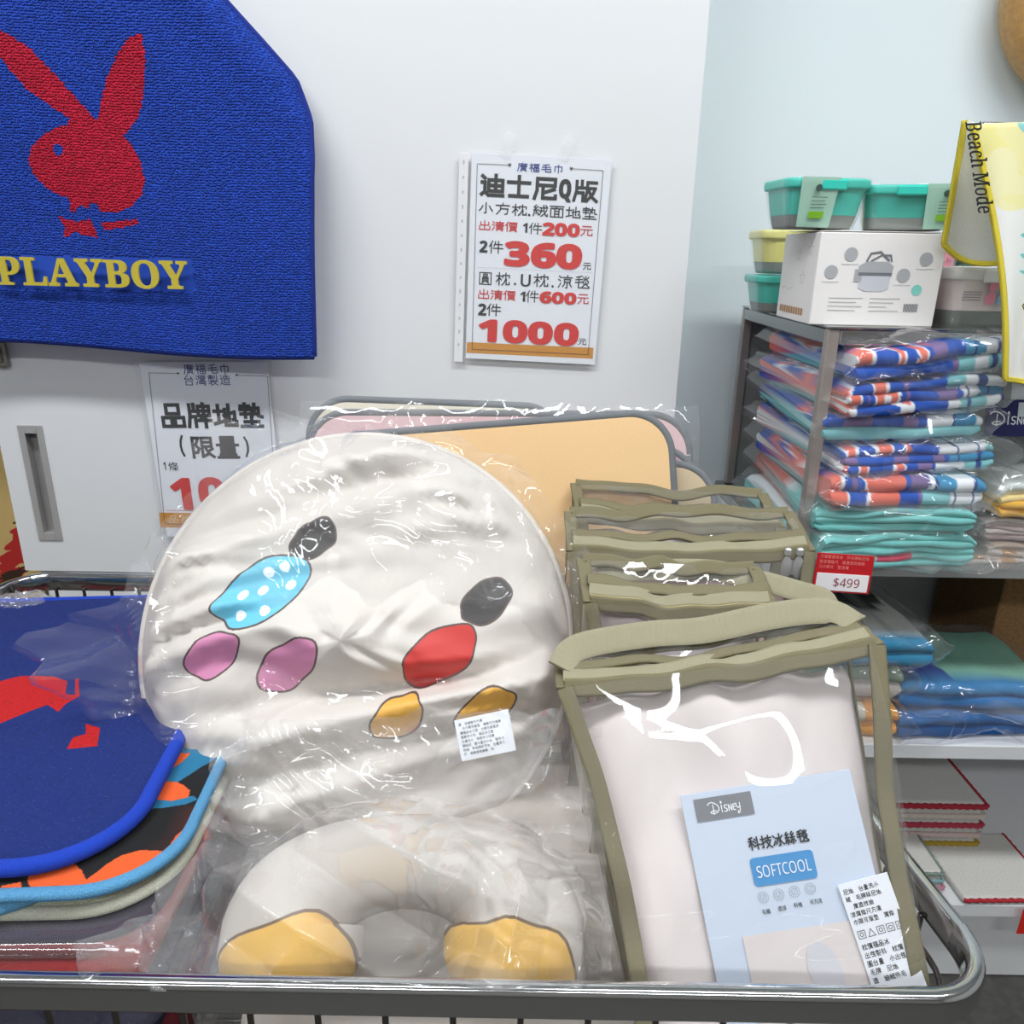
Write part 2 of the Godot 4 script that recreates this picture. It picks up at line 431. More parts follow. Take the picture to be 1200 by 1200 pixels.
const GLYPH := {
	"迪": "3.5 2.5 9.3 2.5 9.3 7.3 3.5 7.3 3.5 2.5|6.4 0.3 6.4 7.3|3.5 4.9 9.3 4.9|0.8 0.8 1.9 1.8|0.6 3.6 1.9 3.6 1.9 7.6 0.5 9|1.9 7.8 3.5 9.2 9.6 9.2",
	"士": "0.5 3 9.5 3|5 0.3 5 9|1.2 9 8.8 9",
	"尼": "1.5 0.8 9 0.8 9 3.6 1.5 3.6|1.5 0.8 1.5 6 0.5 9.6|4 4.6 4 9.2 9.3 9.2 9.3 8|8.8 5.2 4 7",
	"版": "1.3 0.5 1.3 5 0.4 9.6|3.4 0.3 3.4 3.5|1.3 3.5 4.6 3.5|1.3 5.8 4 5.8 4 9.6|9.2 0.9 5.6 0.9 5.6 5 4.8 9.6|5.6 3.6 8.8 3.6 8 6 5.6 9.6|6.2 4.6 7.4 7.4 9.6 9.6",
	"小": "5 0.5 5 9 3.8 9|2.8 3 2 5.2 0.6 7.2|7.2 3 8.2 5.2 9.4 7.2",
	"方": "5 0.2 5 2|0.6 2 9.4 2|3.8 2 3.4 6 1 9.6|3.7 4.8 8.4 4.8 8 9 6.5 9.4",
	"枕": "0.4 2.8 4.4 2.8|2.4 0.4 2.4 9.6|2.4 3.2 1.6 5.6 0.4 7.2|2.6 4.2 4 5.8|5 4 5 2.2 9.5 2.2 9.5 4|7 0.5 7 5 5.8 8 4.4 9.6|7.4 5 7.4 9 9.6 9 9.6 7.4",
	"絨": "2.2 0.3 0.8 2.2 2.4 3|3.4 1.6 0.6 4.8 3.8 4.4|2.2 5 2.2 7.4|1 6.2 0.5 9|3.2 6.2 3.8 8.4|4.4 2.6 9.6 2.6|7 0.5 7.4 5 8.6 8.6 9.7 9.4 9.7 7.8|8.4 0.6 9.3 1.8|9.2 4 7.6 7.4 5.6 9.4|4.4 5 6.8 5|5.6 2.8 5.6 5.6 4.4 8.4",
	"面": "0.5 0.8 9.5 0.8|5 0.8 4.4 2.6|1 2.6 9 2.6 9 9.4 1 9.4 1 2.6|3.6 2.6 3.6 9.4|6.4 2.6 6.4 9.4|3.6 4.8 6.4 4.8|3.6 7 6.4 7",
	"地": "0.4 3.2 4 3.2|2.2 0.8 2.2 7.8|0.4 8.4 4 7.4|4.4 5 9 3.6 9 6.6 8.2 6.8|6.6 0.6 6.6 7.4|5 2.4 5 9 9.6 9 9.6 7.4",
	"墊": "0.6 1.2 4.4 1.2|2.5 0.2 2.5 5.8|0.4 2.6 4.6 2.6|0.6 4.4 4.4 4.4|5 2 8.2 2 8.2 5.2 9.6 5.6|6.6 0.3 6.4 3.4 5 5.8|5.4 3.4 7 4.4|2 7.6 8 7.6|5 6.2 5 9.5|0.6 9.5 9.4 9.5",
	"出": "5 0.4 5 9|1.8 1.6 1.8 4.6 8.2 4.6 8.2 1.6|0.8 5.8 0.8 9 9.2 9 9.2 5.8",
	"清": "0.8 0.8 2 2|0.4 3.4 1.8 4.4|0.5 9.2 2 6.2|3.4 1.4 9.4 1.4|3.8 2.8 9 2.8|6.4 0.3 6.4 4.2|3 4.2 9.6 4.2|4 9.6 4 5.4 8.8 5.4 8.8 9.4 7.8 9.4|4 6.8 8.8 6.8|4 8.1 8.8 8.1",
	"價": "2.2 0.4 0.3 4|1.6 2.4 1.6 9.6|3.2 1 9.6 1|3.6 2.4 9.2 2.4 9.2 4.4 3.6 4.4 3.6 2.4|5.4 1 5.4 4.4|7.4 1 7.4 4.4|4.2 5.2 8.8 5.2 8.8 8.4 4.2 8.4 4.2 5.2|4.2 6.3 8.8 6.3|4.2 7.3 8.8 7.3|5.2 8.6 3.6 9.8|7.6 8.6 9.4 9.8",
	"件": "2.6 0.4 0.4 4.6|1.8 2.8 1.8 9.6|4.6 0.8 3.6 4.2|4.2 2.8 9.2 2.8|3.2 5.8 9.6 5.8|6.6 0.4 6.6 9.6",
	"元": "1.6 1.2 8.4 1.2|0.6 4 9.4 4|3.6 4 3.2 7 0.8 9.4|6 4 6 8.8 9.4 8.8 9.4 7.2",
	"圓": "0.8 0.6 9.2 0.6 9.2 9.6 0.8 9.6 0.8 0.6|3.6 1.8 6.4 1.8 6.4 3.2 3.6 3.2 3.6 1.8|2.9 4.2 7.1 4.2 7.1 7.4 2.9 7.4 2.9 4.2|2.9 5.2 7.1 5.2|2.9 6.3 7.1 6.3|4 7.4 2.4 8.7|6 7.4 7.6 8.7",
	"涼": "0.8 0.8 2 2|0.4 3.4 1.8 4.4|0.5 9.2 2 6.2|6.4 0.2 6.4 1.6|3 1.8 9.6 1.8|4.4 3.2 8.4 3.2 8.4 5.2 4.4 5.2 4.4 3.2|6.4 5.4 6.4 9.4 5.4 9.4|4.8 6.2 3.4 8.8|8 6.2 9.4 8.6",
	"毯": "4.6 0.4 1 1.4|0.6 3.2 5 2.8|0.4 5.2 5.2 4.8|2.6 1.2 2.6 9 9.6 9 9.6 8|7.2 0.6 7 2.6 5.4 4.4|7.2 2.4 9 4.4|5.6 1.2 6 2.4|8.9 1 8.2 2.2|7.2 4.4 7 6.2 5 8.2|7.2 6 9.2 8|5.6 5.2 6 6.2|8.9 5 8.2 6",
	"廣": "5 0.2 5 1.2|1.4 1.3 9.4 1.3|1.4 1.3 1.4 6 0.3 9.6|3 2.8 9 2.8|4.6 1.9 4.6 4|7.2 1.9 7.2 4|2.6 4 9.4 4|3.8 5 8.2 5 8.2 8 3.8 8 3.8 5|3.8 6.5 8.2 6.5|6 4 6 8|4.6 8.4 3 9.6|7.4 8.4 9 9.6",
	"福": "1.8 0.3 2.4 1.4|0.5 2.2 3.4 2.2 0.5 6|2 4.4 2 9.6|2.4 4.6 3.4 6|4.2 1 9.6 1|5 2.4 8.8 2.4 8.8 4.2 5 4.2 5 2.4|4.4 5.4 9.4 5.4 9.4 9.4 4.4 9.4 4.4 5.4|6.9 5.4 6.9 9.4|4.4 7.4 9.4 7.4",
	"毛": "7.6 0.5 1.6 1.6|1 4 9 3.4|0.5 6.4 9.4 5.8|4.4 1.2 4.4 9 9.4 9 9.4 7.4",
	"巾": "1.6 7.8 1.6 2.4 8.4 2.4 8.4 7.4 7.2 7.6|5 0.4 5 9.8",
	"台": "4.2 0.4 1 4|1 4 8.4 3.8|7 2 9 4.8|2 5.8 8 5.8 8 9.4 2 9.4 2 5.8",
	"灣": "0.8 0.8 1.8 1.8|0.4 3.2 1.6 4.2|0.5 9.2 1.8 6.2|4.6 1 7.8 1|4.8 2.2 7.6 2.2|4.8 3.4 7.6 3.4 7.6 4.8 4.8 4.8 4.8 3.4|3.6 0.6 2.8 2 3.8 2.6 2.6 4.2|9 0.6 8.3 2 9.4 2.6 8.2 4.2|3.2 5.8 9 5.8 9 7 3.4 7 3.4 8.2 9.2 8.2 8.8 9.7 7.6 9.7",
	"製": "0.8 1 5 1|0.4 2.2 5.4 2.2|2.8 0.2 2.8 4.6|1 4.4 1 3.2 4.8 3.2 4.8 4.4|6.6 0.8 6.6 3.6|8.8 0.3 8.8 4.6 8 4.6|0.6 5.8 9.4 5.8|5 4.9 5 5.8 0.8 8.4|3.4 7.2 3.4 9.6 5.4 8.8|5 6 6.6 8.2 9.4 9.6|8 6.6 6.4 7.6",
	"造": "0.8 0.8 1.9 1.8|0.6 3.6 1.9 3.6 1.9 7.6 0.5 9|1.9 7.8 3.5 9.2 9.6 9.2|4.6 0.6 3.6 2.6|4.2 1.6 8.8 1.6|3.2 3.4 9.6 3.4|6.4 0.2 6.4 3.4|4.2 4.8 8.6 4.8 8.6 7.6 4.2 7.6 4.2 4.8",
	"品": "2.4 0.6 7.6 0.6 7.6 4.2 2.4 4.2 2.4 0.6|0.6 5.8 4.3 5.8 4.3 9.4 0.6 9.4 0.6 5.8|5.7 5.8 9.4 5.8 9.4 9.4 5.7 9.4 5.7 5.8",
	"牌": "1.2 0.5 1.2 5 0.4 9.6|3 0.3 3 3.2|1.2 3.2 4 3.2|1.2 5.4 3.4 5.4 3.4 9.6|7 0.1 6.4 1.2|4.8 1.2 9.4 1.2 9.4 5 4.8 5 4.8 1.2|4.8 3.1 9.4 3.1|7.1 1.2 7.1 5 5.4 6.8|4.4 7 9.8 7|7.6 5.6 7.6 9.8",
	"限": "0.8 0.6 0.8 9.6|0.8 0.8 3.4 0.8 2 4 3.4 5.6 2.6 7.4 1.4 7.4|4.8 0.8 8.8 0.8 8.8 4.6 4.8 4.6|4.8 2.7 8.8 2.7|4.8 0.8 4.8 9.2 6.8 8.2|9.2 5.6 7.4 6.8|6 4.8 7.4 7.6 9.6 9.4",
	"量": "2.4 0.5 7.6 0.5 7.6 2.9 2.4 2.9 2.4 0.5|2.4 1.7 7.6 1.7|0.5 4 9.5 4|2.2 5 7.8 5 7.8 7.2 2.2 7.2 2.2 5|2.2 6.1 7.8 6.1|5 5 5 9.5|1.6 8.4 8.4 8.4|0.6 9.6 9.4 9.6",
	"條": "2 0.4 0.3 4|1.4 2.6 1.4 9.6|2.8 2.4 2.8 7.4|5 0.4 3.6 3|4.6 1.6 9 1.6 7.4 3.8 4 5.2|5 2.4 7 4 9.6 5|3.8 6.8 9.6 6.8|6.6 5.4 6.6 9.7|6 7.4 4.2 9|7.2 7.4 9 9",
	"科": "4 0.4 1 1.2|0.4 3.2 4.6 3.2|2.5 1 2.5 9.6|2.4 3.4 0.4 6.8|2.6 4.4 4.2 5.8|5.6 1.6 6.6 2.6|5.2 3.8 6.4 4.8|4.6 7.2 9.8 6|8 0.4 8 9.6",
	"技": "0.4 2.8 4 2.8|2.2 0.4 2.2 9 1 9|0.4 6.4 4 5|4.6 2.2 9.6 2.2|7 0.4 7 4.2|4.8 4.2 9 4.2 7.6 7 4.6 9.6|5.4 5 7 7.6 9.6 9.6",
	"冰": "0.8 1.4 2 2.8|0.5 8.6 2.2 5.6|6.2 0.4 6.2 9.2 5 9.2|3 3.6 5.2 3.6 3 8|9 2 6.6 4.2|6.4 3.6 7.6 6.4 9.6 8.6",
	"絲": "2.4 0.3 1 2.2 2.6 3|3.6 1.6 0.8 4.8 4 4.4|2.4 5 2.4 9.4|1.2 6.2 0.5 8.4|3.4 6.2 4.2 8|7 0.3 5.6 2.2 7.2 3|8.2 1.6 5.4 4.8 8.8 4.4|7 5 7 9.4|5.8 6.2 5.2 8.4|8.2 6.2 9.2 8",
	"可": "0.5 1.2 9.5 1.2|7.6 1.2 7.6 9.2 6 9.2|2 3.6 5.4 3.6 5.4 7 2 7 2 3.6",
	"洗": "0.8 0.8 2 2|0.4 3.4 1.8 4.4|0.5 9.2 2 6.2|4.4 0.8 3.4 3.4|4 2.2 9 2.2|3 4.6 9.6 4.6|6.4 0.3 6.4 4.6|5.4 4.6 5 7.4 3.2 9.4|7.4 4.6 7.4 9 9.6 9 9.6 7.6",
	"尺": "2 1 8.4 1 8.4 4.6 2 4.6|2 1 2 6 0.6 9.4|5.4 4.6 9.4 9.4",
	"寸": "0.6 3 9.4 3|6.8 0.6 6.8 9.2 5 9.2|2.6 5 4 7",
	"（": "7 0.2 5.2 2.4 4.6 5 5.2 7.6 7 9.8",
	"）": "3 0.2 4.8 2.4 5.4 5 4.8 7.6 3 9.8",
}

# writes a row of characters between two corners a (top left) and b (bottom right)
func write(pen: Pen, text: String, a: Vector2, b: Vector2, w: float, gap := 0.08, z := 0.0):
	var n := text.length()
	var cell := (b.x - a.x) / (n - gap)
	for k in n:
		pen.glyph(GLYPH[text[k]], Vector2(a.x + cell * k, a.y), Vector2(cell * (1.0 - gap), a.y - b.y), w, z)

var fonts := {}
func font(family: String, bold: bool) -> SystemFont:
	var key := family + str(bold)
	if not fonts.has(key):
		var f := SystemFont.new()
		f.font_names = PackedStringArray([family])
		f.font_weight = 700 if bold else 400
		fonts[key] = f
	return fonts[key]

# Latin lettering fitted into the rectangle a (top left) to b (bottom right); grow thickens the strokes
func letters(text: String, a: Vector2, b: Vector2, z: float, family := "Droid Sans", bold := true, grow := 0.0, depth := 0.0, slant := 0.0) -> ArrayMesh:
	var t := TextMesh.new()
	t.text = text
	t.font = font(family, bold)
	t.font_size = 64
	t.pixel_size = 0.01
	t.curve_step = 1.0
	t.depth = depth / maxf((a.y - b.y), 1e-5) * 0.47
	var box := t.get_aabb()
	var s := Vector2((b.x - a.x - grow * 2.0) / box.size.x, (a.y - b.y - grow * 2.0) / box.size.y)
	var st := SurfaceTool.new()
	var offs := [Vector2.ZERO]
	if grow > 0.0:
		for k in 8:
			offs.append(Vector2.from_angle(TAU * k / 8.0) * grow)
	for n in offs.size():
		var o: Vector2 = offs[n]
		var bas := Basis(Vector3(s.x, 0, 0), Vector3(slant * s.y, s.y, 0), Vector3(0, 0, s.y))
		var org: Vector3 = Vector3(a.x + grow + o.x, b.y + grow + o.y, z + n * 0.00004) - bas * Vector3(box.position.x, box.position.y, 0)
		st.append_from(t, 0, Transform3D(bas, org))
	return st.commit()

# ------------------------------------------------------------------ pictures for print and weave
func fill_poly(im: Image, pts: PackedVector2Array, c: Color):
	var lo := 1e9; var hi := -1e9
	for p in pts:
		lo = minf(lo, p.y); hi = maxf(hi, p.y)
	for y in range(maxi(0, int(floor(lo))), mini(im.get_height() - 1, int(ceil(hi))) + 1):
		var xs := []
		var yc := y + 0.5
		for k in pts.size():
			var p := pts[k]; var q := pts[(k + 1) % pts.size()]
			if (p.y <= yc) != (q.y <= yc):
				xs.append(p.x + (yc - p.y) / (q.y - p.y) * (q.x - p.x))
		xs.sort()
		for k in range(0, xs.size() - 1, 2):
			var x0 := maxi(0, int(round(xs[k]))); var x1 := mini(im.get_width(), int(round(xs[k + 1])))
			if x1 > x0:
				im.fill_rect(Rect2i(x0, y, x1 - x0, 1), c)

func blob(c: Vector2, r: Vector2, turn: float, wobble := 0.0, seed_at := 0.0) -> PackedVector2Array:
	var out := PackedVector2Array()
	for k in 40:
		var a := TAU * k / 40.0
		var f := 1.0 + wobble * hills.get_noise_2d(cos(a) * 0.9 + seed_at, sin(a) * 0.9 + seed_at * 1.7) * 2.0
		out.append(c + (Vector2(cos(a), sin(a)) * r * f).rotated(turn))
	return out

func texture(im: Image) -> ImageTexture:
	return ImageTexture.create_from_image(im)

# ------------------------------------------------------------------ materials
func rgb(r: int, g: int, b: int) -> Color:
	return Color(r / 255.0, g / 255.0, b / 255.0)

func lin(r: int, g: int, b: int) -> Color:
	return rgb(r, g, b).srgb_to_linear()

func plain(c: Color, rough := 0.6, metal := 0.0) -> StandardMaterial3D:
	var m := StandardMaterial3D.new()
	m.albedo_color = c
	m.roughness = rough
	m.metallic = metal
	return m

func noise_tex(freq: float, kind: int, size := 256, low := 0.0, high := 1.0, seed_at := 3) -> NoiseTexture2D:
	var n := FastNoiseLite.new()
	n.seed = seed_at
	n.noise_type = kind
	n.frequency = freq
	n.fractal_octaves = 3
	var t := NoiseTexture2D.new()
	t.width = size; t.height = size
	t.seamless = true
	t.noise = n
	var ramp := Gradient.new()
	ramp.set_color(0, Color(low, low, low)); ramp.set_color(1, Color(high, high, high))
	t.color_ramp = ramp
	return t

# cloth: grain in the colour and relief in its pile; scale is repeats per metre
func cloth(c: Color, relief: float, scale: float, grain: Texture2D, height: Texture2D, rough := 0.95) -> StandardMaterial3D:
	var m := plain(c, rough)
	m.albedo_texture = grain
	m.uv1_triplanar = true
	m.uv1_scale = Vector3.ONE * scale
	if relief > 0.0:
		m.heightmap_enabled = true
		m.heightmap_texture = height
		m.heightmap_scale = relief
	return m

func film(alpha: float, rough := 0.06) -> StandardMaterial3D:
	var m := StandardMaterial3D.new()
	m.transparency = BaseMaterial3D.TRANSPARENCY_ALPHA
	m.albedo_color = Color(1, 1, 1, alpha)
	m.roughness = rough
	m.metallic_specular = 0.5
	m.cull_mode = BaseMaterial3D.CULL_DISABLED
	return m

func make_materials():
	var pile := noise_tex(0.06, FastNoiseLite.TYPE_CELLULAR, 256, 0.0, 1.0, 5)
	var weave := noise_tex(0.09, FastNoiseLite.TYPE_SIMPLEX, 256, 0.0, 1.0, 9)
	var speck := noise_tex(0.05, FastNoiseLite.TYPE_SIMPLEX, 256, 0.82, 1.0, 11)
	mats.fine = noise_tex(0.05, FastNoiseLite.TYPE_SIMPLEX, 256, 0.95, 1.0, 12)
	mats.pile = pile; mats.weave = weave; mats.speck = speck
	mats.chrome = plain(rgb(205, 205, 205), 0.12, 1.0)
	mats.steel = plain(rgb(170, 170, 168), 0.22, 1.0)
	mats.edge_steel = plain(rgb(196, 197, 196), 0.35, 0.5)
	mats.wire = plain(rgb(120, 116, 112), 0.3, 1.0)
	mats.white_paint = plain(rgb(232, 233, 235), 0.45)
	mats.film = film(0.045, 0.05)
	mats.film_hazy = film(0.12, 0.055)
	mats.vinyl = film(0.03, 0.03)
	var rough_speck := noise_tex(0.12, FastNoiseLite.TYPE_SIMPLEX, 256, 0.62, 1.0, 13)
	mats.olive = cloth(rgb(158, 149, 116), 0.05, 45.0, rough_speck, weave)
	mats.olive_light = cloth(rgb(196, 189, 158), 0.05, 45.0, rough_speck, weave)
	mats.paper = plain(rgb(238, 241, 248), 0.6)
	mats.ink = plain(rgb(22, 22, 24), 0.6)
	mats.ink_red = plain(rgb(216, 36, 30), 0.6)
	mats.ink_blue = plain(rgb(48, 66, 140), 0.6)
	mats.ochre = cloth(rgb(232, 160, 50), 0.0, 30.0, speck, weave, 0.6)
	mats.tinted = plain(Color(1, 1, 1), 0.95)
	mats.tinted.vertex_color_use_as_albedo = true
	mats.tinted.heightmap_enabled = true
	mats.tinted.heightmap_texture = weave
	mats.tinted.heightmap_scale = 0.03
	mats.tinted.uv1_triplanar = true
	mats.tinted.uv1_scale = Vector3.ONE * 40.0

# ------------------------------------------------------------------ the room
func make_room():
	var x0 := -2.6; var x1 := 2.6; var z0 := -1.5; var z1 := 3.0
	var wall := cloth(rgb(238, 248, 253), 0.002, 40.0, noise_tex(0.05, FastNoiseLite.TYPE_SIMPLEX, 256, 0.985, 1.0, 31), mats.weave, 0.85)
	var side := plain(rgb(214, 214, 212), 0.85)
	struct("floor", bevel_box(Vector3(5.6, 0.1, 5.0), 0.002), cloth(rgb(86, 84, 80), 0.05, 4.0, noise_tex(0.03, FastNoiseLite.TYPE_SIMPLEX, 256, 0.8, 1.0, 41), mats.weave, 0.7), Vector3(0, -0.05, 0.75))
	struct("ceiling", bevel_box(Vector3(5.6, 0.1, 5.0), 0.002), plain(rgb(240, 240, 238), 0.9), Vector3(0, CEIL + 0.05, 0.75))
	struct("wall_back", bevel_box(Vector3(5.4, CEIL, 0.1), 0.002), wall, Vector3(0, CEIL * 0.5, z0 - 0.05))
	struct("wall_front", bevel_box(Vector3(5.4, CEIL, 0.1), 0.002), plain(rgb(160, 158, 154), 0.85), Vector3(0, CEIL * 0.5, z1 + 0.05))
	struct("wall_left", bevel_box(Vector3(0.1, CEIL, 4.6), 0.002), side, Vector3(x0 - 0.05, CEIL * 0.5, 0.75))
	struct("wall_right", bevel_box(Vector3(0.1, CEIL, 4.6), 0.002), side, Vector3(x1 + 0.05, CEIL * 0.5, 0.75))

# ------------------------------------------------------------------ the white cabinet with its sliding door
func make_cabinet():
	var t := thing("sliding_door_cabinet", "tall white cabinet with a flat sliding door and a long recessed metal pull", "cabinet", Vector3(-0.3, 0, -1.38))
	var door := CSGCombiner3D.new()
	door.name = "door"
	var panel := CSGBox3D.new()
	panel.name = "panel"; panel.size = Vector3(1.134, 1.62, 0.022); panel.material = mats.white_paint
	door.add_child(panel)
	var cut := CSGBox3D.new()
	cut.name = "cut"; cut.size = Vector3(0.032, 0.186, 0.05); cut.operation = CSGShape3D.OPERATION_SUBTRACTION
	cut.material = mats.white_paint
	cut.position = Vector3(-0.810, 0.887, 0) - Vector3(-0.3, 1.535, 0)
	door.add_child(cut)
	door.position = Vector3(0, 1.535, -1.271 + 1.38)
	t.add_child(door)
	# recessed pull: a thin grey frame round a pocket
	var grey := plain(rgb(176, 174, 172), 0.4, 0.15)
	var h := Node3D.new()
	h.name = "recessed_pull"
	h.position = Vector3(-0.810 + 0.3, 0.887, -1.26 + 1.38)
	t.add_child(h)
	for s in [-1, 1]:
		part("frame_side", bevel_box(Vector3(0.011, 0.206, 0.003), 0.001), grey, h, Vector3(s * 0.0155, 0, 0.0015))
		part("frame_end", bevel_box(Vector3(0.0198, 0.014, 0.0028), 0.0006), grey, h, Vector3(0, s * 0.0958, 0.0014))
		part("pocket_side", bevel_box(Vector3(0.001, 0.186, 0.02), 0.0004), grey, h, Vector3(s * 0.0148, 0, -0.0105))
		part("pocket_end", bevel_box(Vector3(0.03, 0.001, 0.02), 0.0004), grey, h, Vector3(0, s * 0.0915, -0.0105))
	part("pocket_floor", bevel_box(Vector3(0.03, 0.184, 0.001), 0.0004), grey, h, Vector3(0, 0, -0.0195))
	part("carcass", bevel_box(Vector3(1.1, 1.62, 0.2), 0.003), mats.white_paint, t, Vector3(0.01, 1.535, -0.012))
	part("bottom_track", bevel_box(Vector3(1.12, 0.02, 0.19), 0.003), mats.white_paint, t, Vector3(0, 0.712, 0.0))
	part("base", bevel_box(Vector3(1.09, 0.685, 0.21), 0.003), mats.white_paint, t, Vector3(0.0, 0.346, 0.0))
	part("base_seam", bevel_box(Vector3(1.1, 0.008, 0.006), 0.002), plain(rgb(150, 156, 158), 0.5), t, Vector3(0.0, 0.66, 0.107))
	# patterned cloth hanging beside the cabinet
	var im := Image.create(256, 512, false, Image.FORMAT_RGB8)
	im.fill(rgb(214, 186, 122))
	for k in 70:
		var c := Vector2(fposmod(k * 97.3, 256.0), fposmod(k * 61.7 + 13.0, 512.0))
		var tone := [rgb(168, 30, 34), rgb(60, 42, 30), rgb(226, 206, 150), rgb(190, 44, 40)][k % 4] as Color
		fill_poly(im, blob(c, Vector2(26, 8 + k % 5 * 2), -0.7 + 0.2 * (k % 3), 0.35, k * 1.3), tone)
	var pm := plain(Color.WHITE, 0.9)
	pm.albedo_texture = texture(im)
	pm.uv1_scale = Vector3(2, 2.6, 1)
	var cl := thing("patterned_cloth", "yellow and dark red patterned cloth hanging beside the white cabinet", "cloth", Vector3(-1.12, 0.3, -1.36))
	part("fabric", slab_grid(24, 12, func(s, q): return Vector3((s - 0.5) * 0.44, 1.3 - q * 1.3, 0.014 * sin(s * 26.0)), 0.002), pm, cl)
	part("rail", tube(PackedVector3Array([Vector3(-0.26, 1.305, -0.004), Vector3(0.23, 1.305, -0.004)]), 0.008), mats.steel, cl)

# ------------------------------------------------------------------ shelves at the right and the steel rack on them
const SX := 0.405
func make_shelf_unit():
	var t := thing("display_shelf", "white display shelf unit of three boards standing before the pale blue wall", "shelf", Vector3(0.95, 0, -1.27))
	for item in [[0.842, mats.steel], [0.523, mats.white_paint], [0.196, mats.white_paint]]:
		var b := part("shelf_board", bevel_box(Vector3(1.09, 0.02, 0.42), 0.003), item[1], t, Vector3(0, item[0], 0))
		part("front_edge", bevel_box(Vector3(1.09, 0.026, 0.004), 0.0012), item[1] if item[1] == mats.white_paint else mats.edge_steel, b, Vector3(0, 0, 0.2125))
	part("back_panel", bevel_box(Vector3(1.09, 0.83, 0.012), 0.002), mats.white_paint, t, Vector3(0, 0.416, -0.215))
	part("end_panel", bevel_box(Vector3(0.012, 0.83, 0.42), 0.002), mats.white_paint, t, Vector3(-0.54, 0.416, 0))
	part("end_panel", bevel_box(Vector3(0.012, 0.83, 0.42), 0.002), mats.white_paint, t, Vector3(0.54, 0.416, 0))
	part("kick_plate", bevel_box(Vector3(1.07, 0.18, 0.012), 0.002), mats.white_paint, t, Vector3(0, 0.092, 0.17))
	# rack of square steel tube
	var r := thing("steel_rack", "square-tube stainless steel rack with a sheet top standing on the display shelf", "rack", Vector3(0.0, 0.8525, 0.0))
	var hgt := 0.335
	for x in [0.428, 1.4]:
		for z in [-1.062, -1.46]:
			part("post", bevel_box(Vector3(0.016, hgt, 0.016), 0.0015), plain(rgb(186, 176, 170), 0.3, 0.6), r, Vector3(x, hgt * 0.5, z))
	for z in [-1.062, -1.46]:
		part("rail", bevel_box(Vector3(0.9555, 0.02, 0.0155), 0.0015), mats.chrome, r, Vector3(0.914, hgt - 0.0105, z))
	for x in [0.428, 1.4]:
		part("rail", bevel_box(Vector3(0.0155, 0.02, 0.3815), 0.0015), mats.steel, r, Vector3(x, hgt - 0.0105, -1.261))
	part("sheet_top", bevel_box(Vector3(0.99, 0.003, 0.42), 0.001), mats.steel, r, Vector3(0.914, hgt + 0.002, -1.261))
	part("back_sheet", bevel_box(Vector3(0.96, hgt - 0.03, 0.002), 0.0008), plain(rgb(150, 152, 150), 0.4, 0.3), r, Vector3(0.914, hgt * 0.5, -1.462))

# ------------------------------------------------------------------ the wire basket
const BX0 := -0.80
const BX1 := 0.342
const BZ0 := -1.045
const BZ1 := -0.384
const BY := 0.8030
const BFLOOR := 0.52
func rim_line(inset: float, y: float, r: float, n := 10) -> PackedVector3Array:
	var out := PackedVector3Array()
	var c := Vector2((BX0 + BX1) * 0.5, (BZ0 + BZ1) * 0.5)
	for p in rounded_ring(BX1 - BX0 - inset * 2.0, BZ1 - BZ0 - inset * 2.0, r, n):
		out.append(Vector3(taper(c.x + p.x, c.y + p.y), y, c.y + p.y))
	return out

# the basket is a little narrower at its back
func taper(x: float, z: float) -> float:
	var mid := (BX0 + BX1) * 0.5
	return mid + (x - mid) * lerpf(1.0, 0.87, (BZ1 - z) / (BZ1 - BZ0))

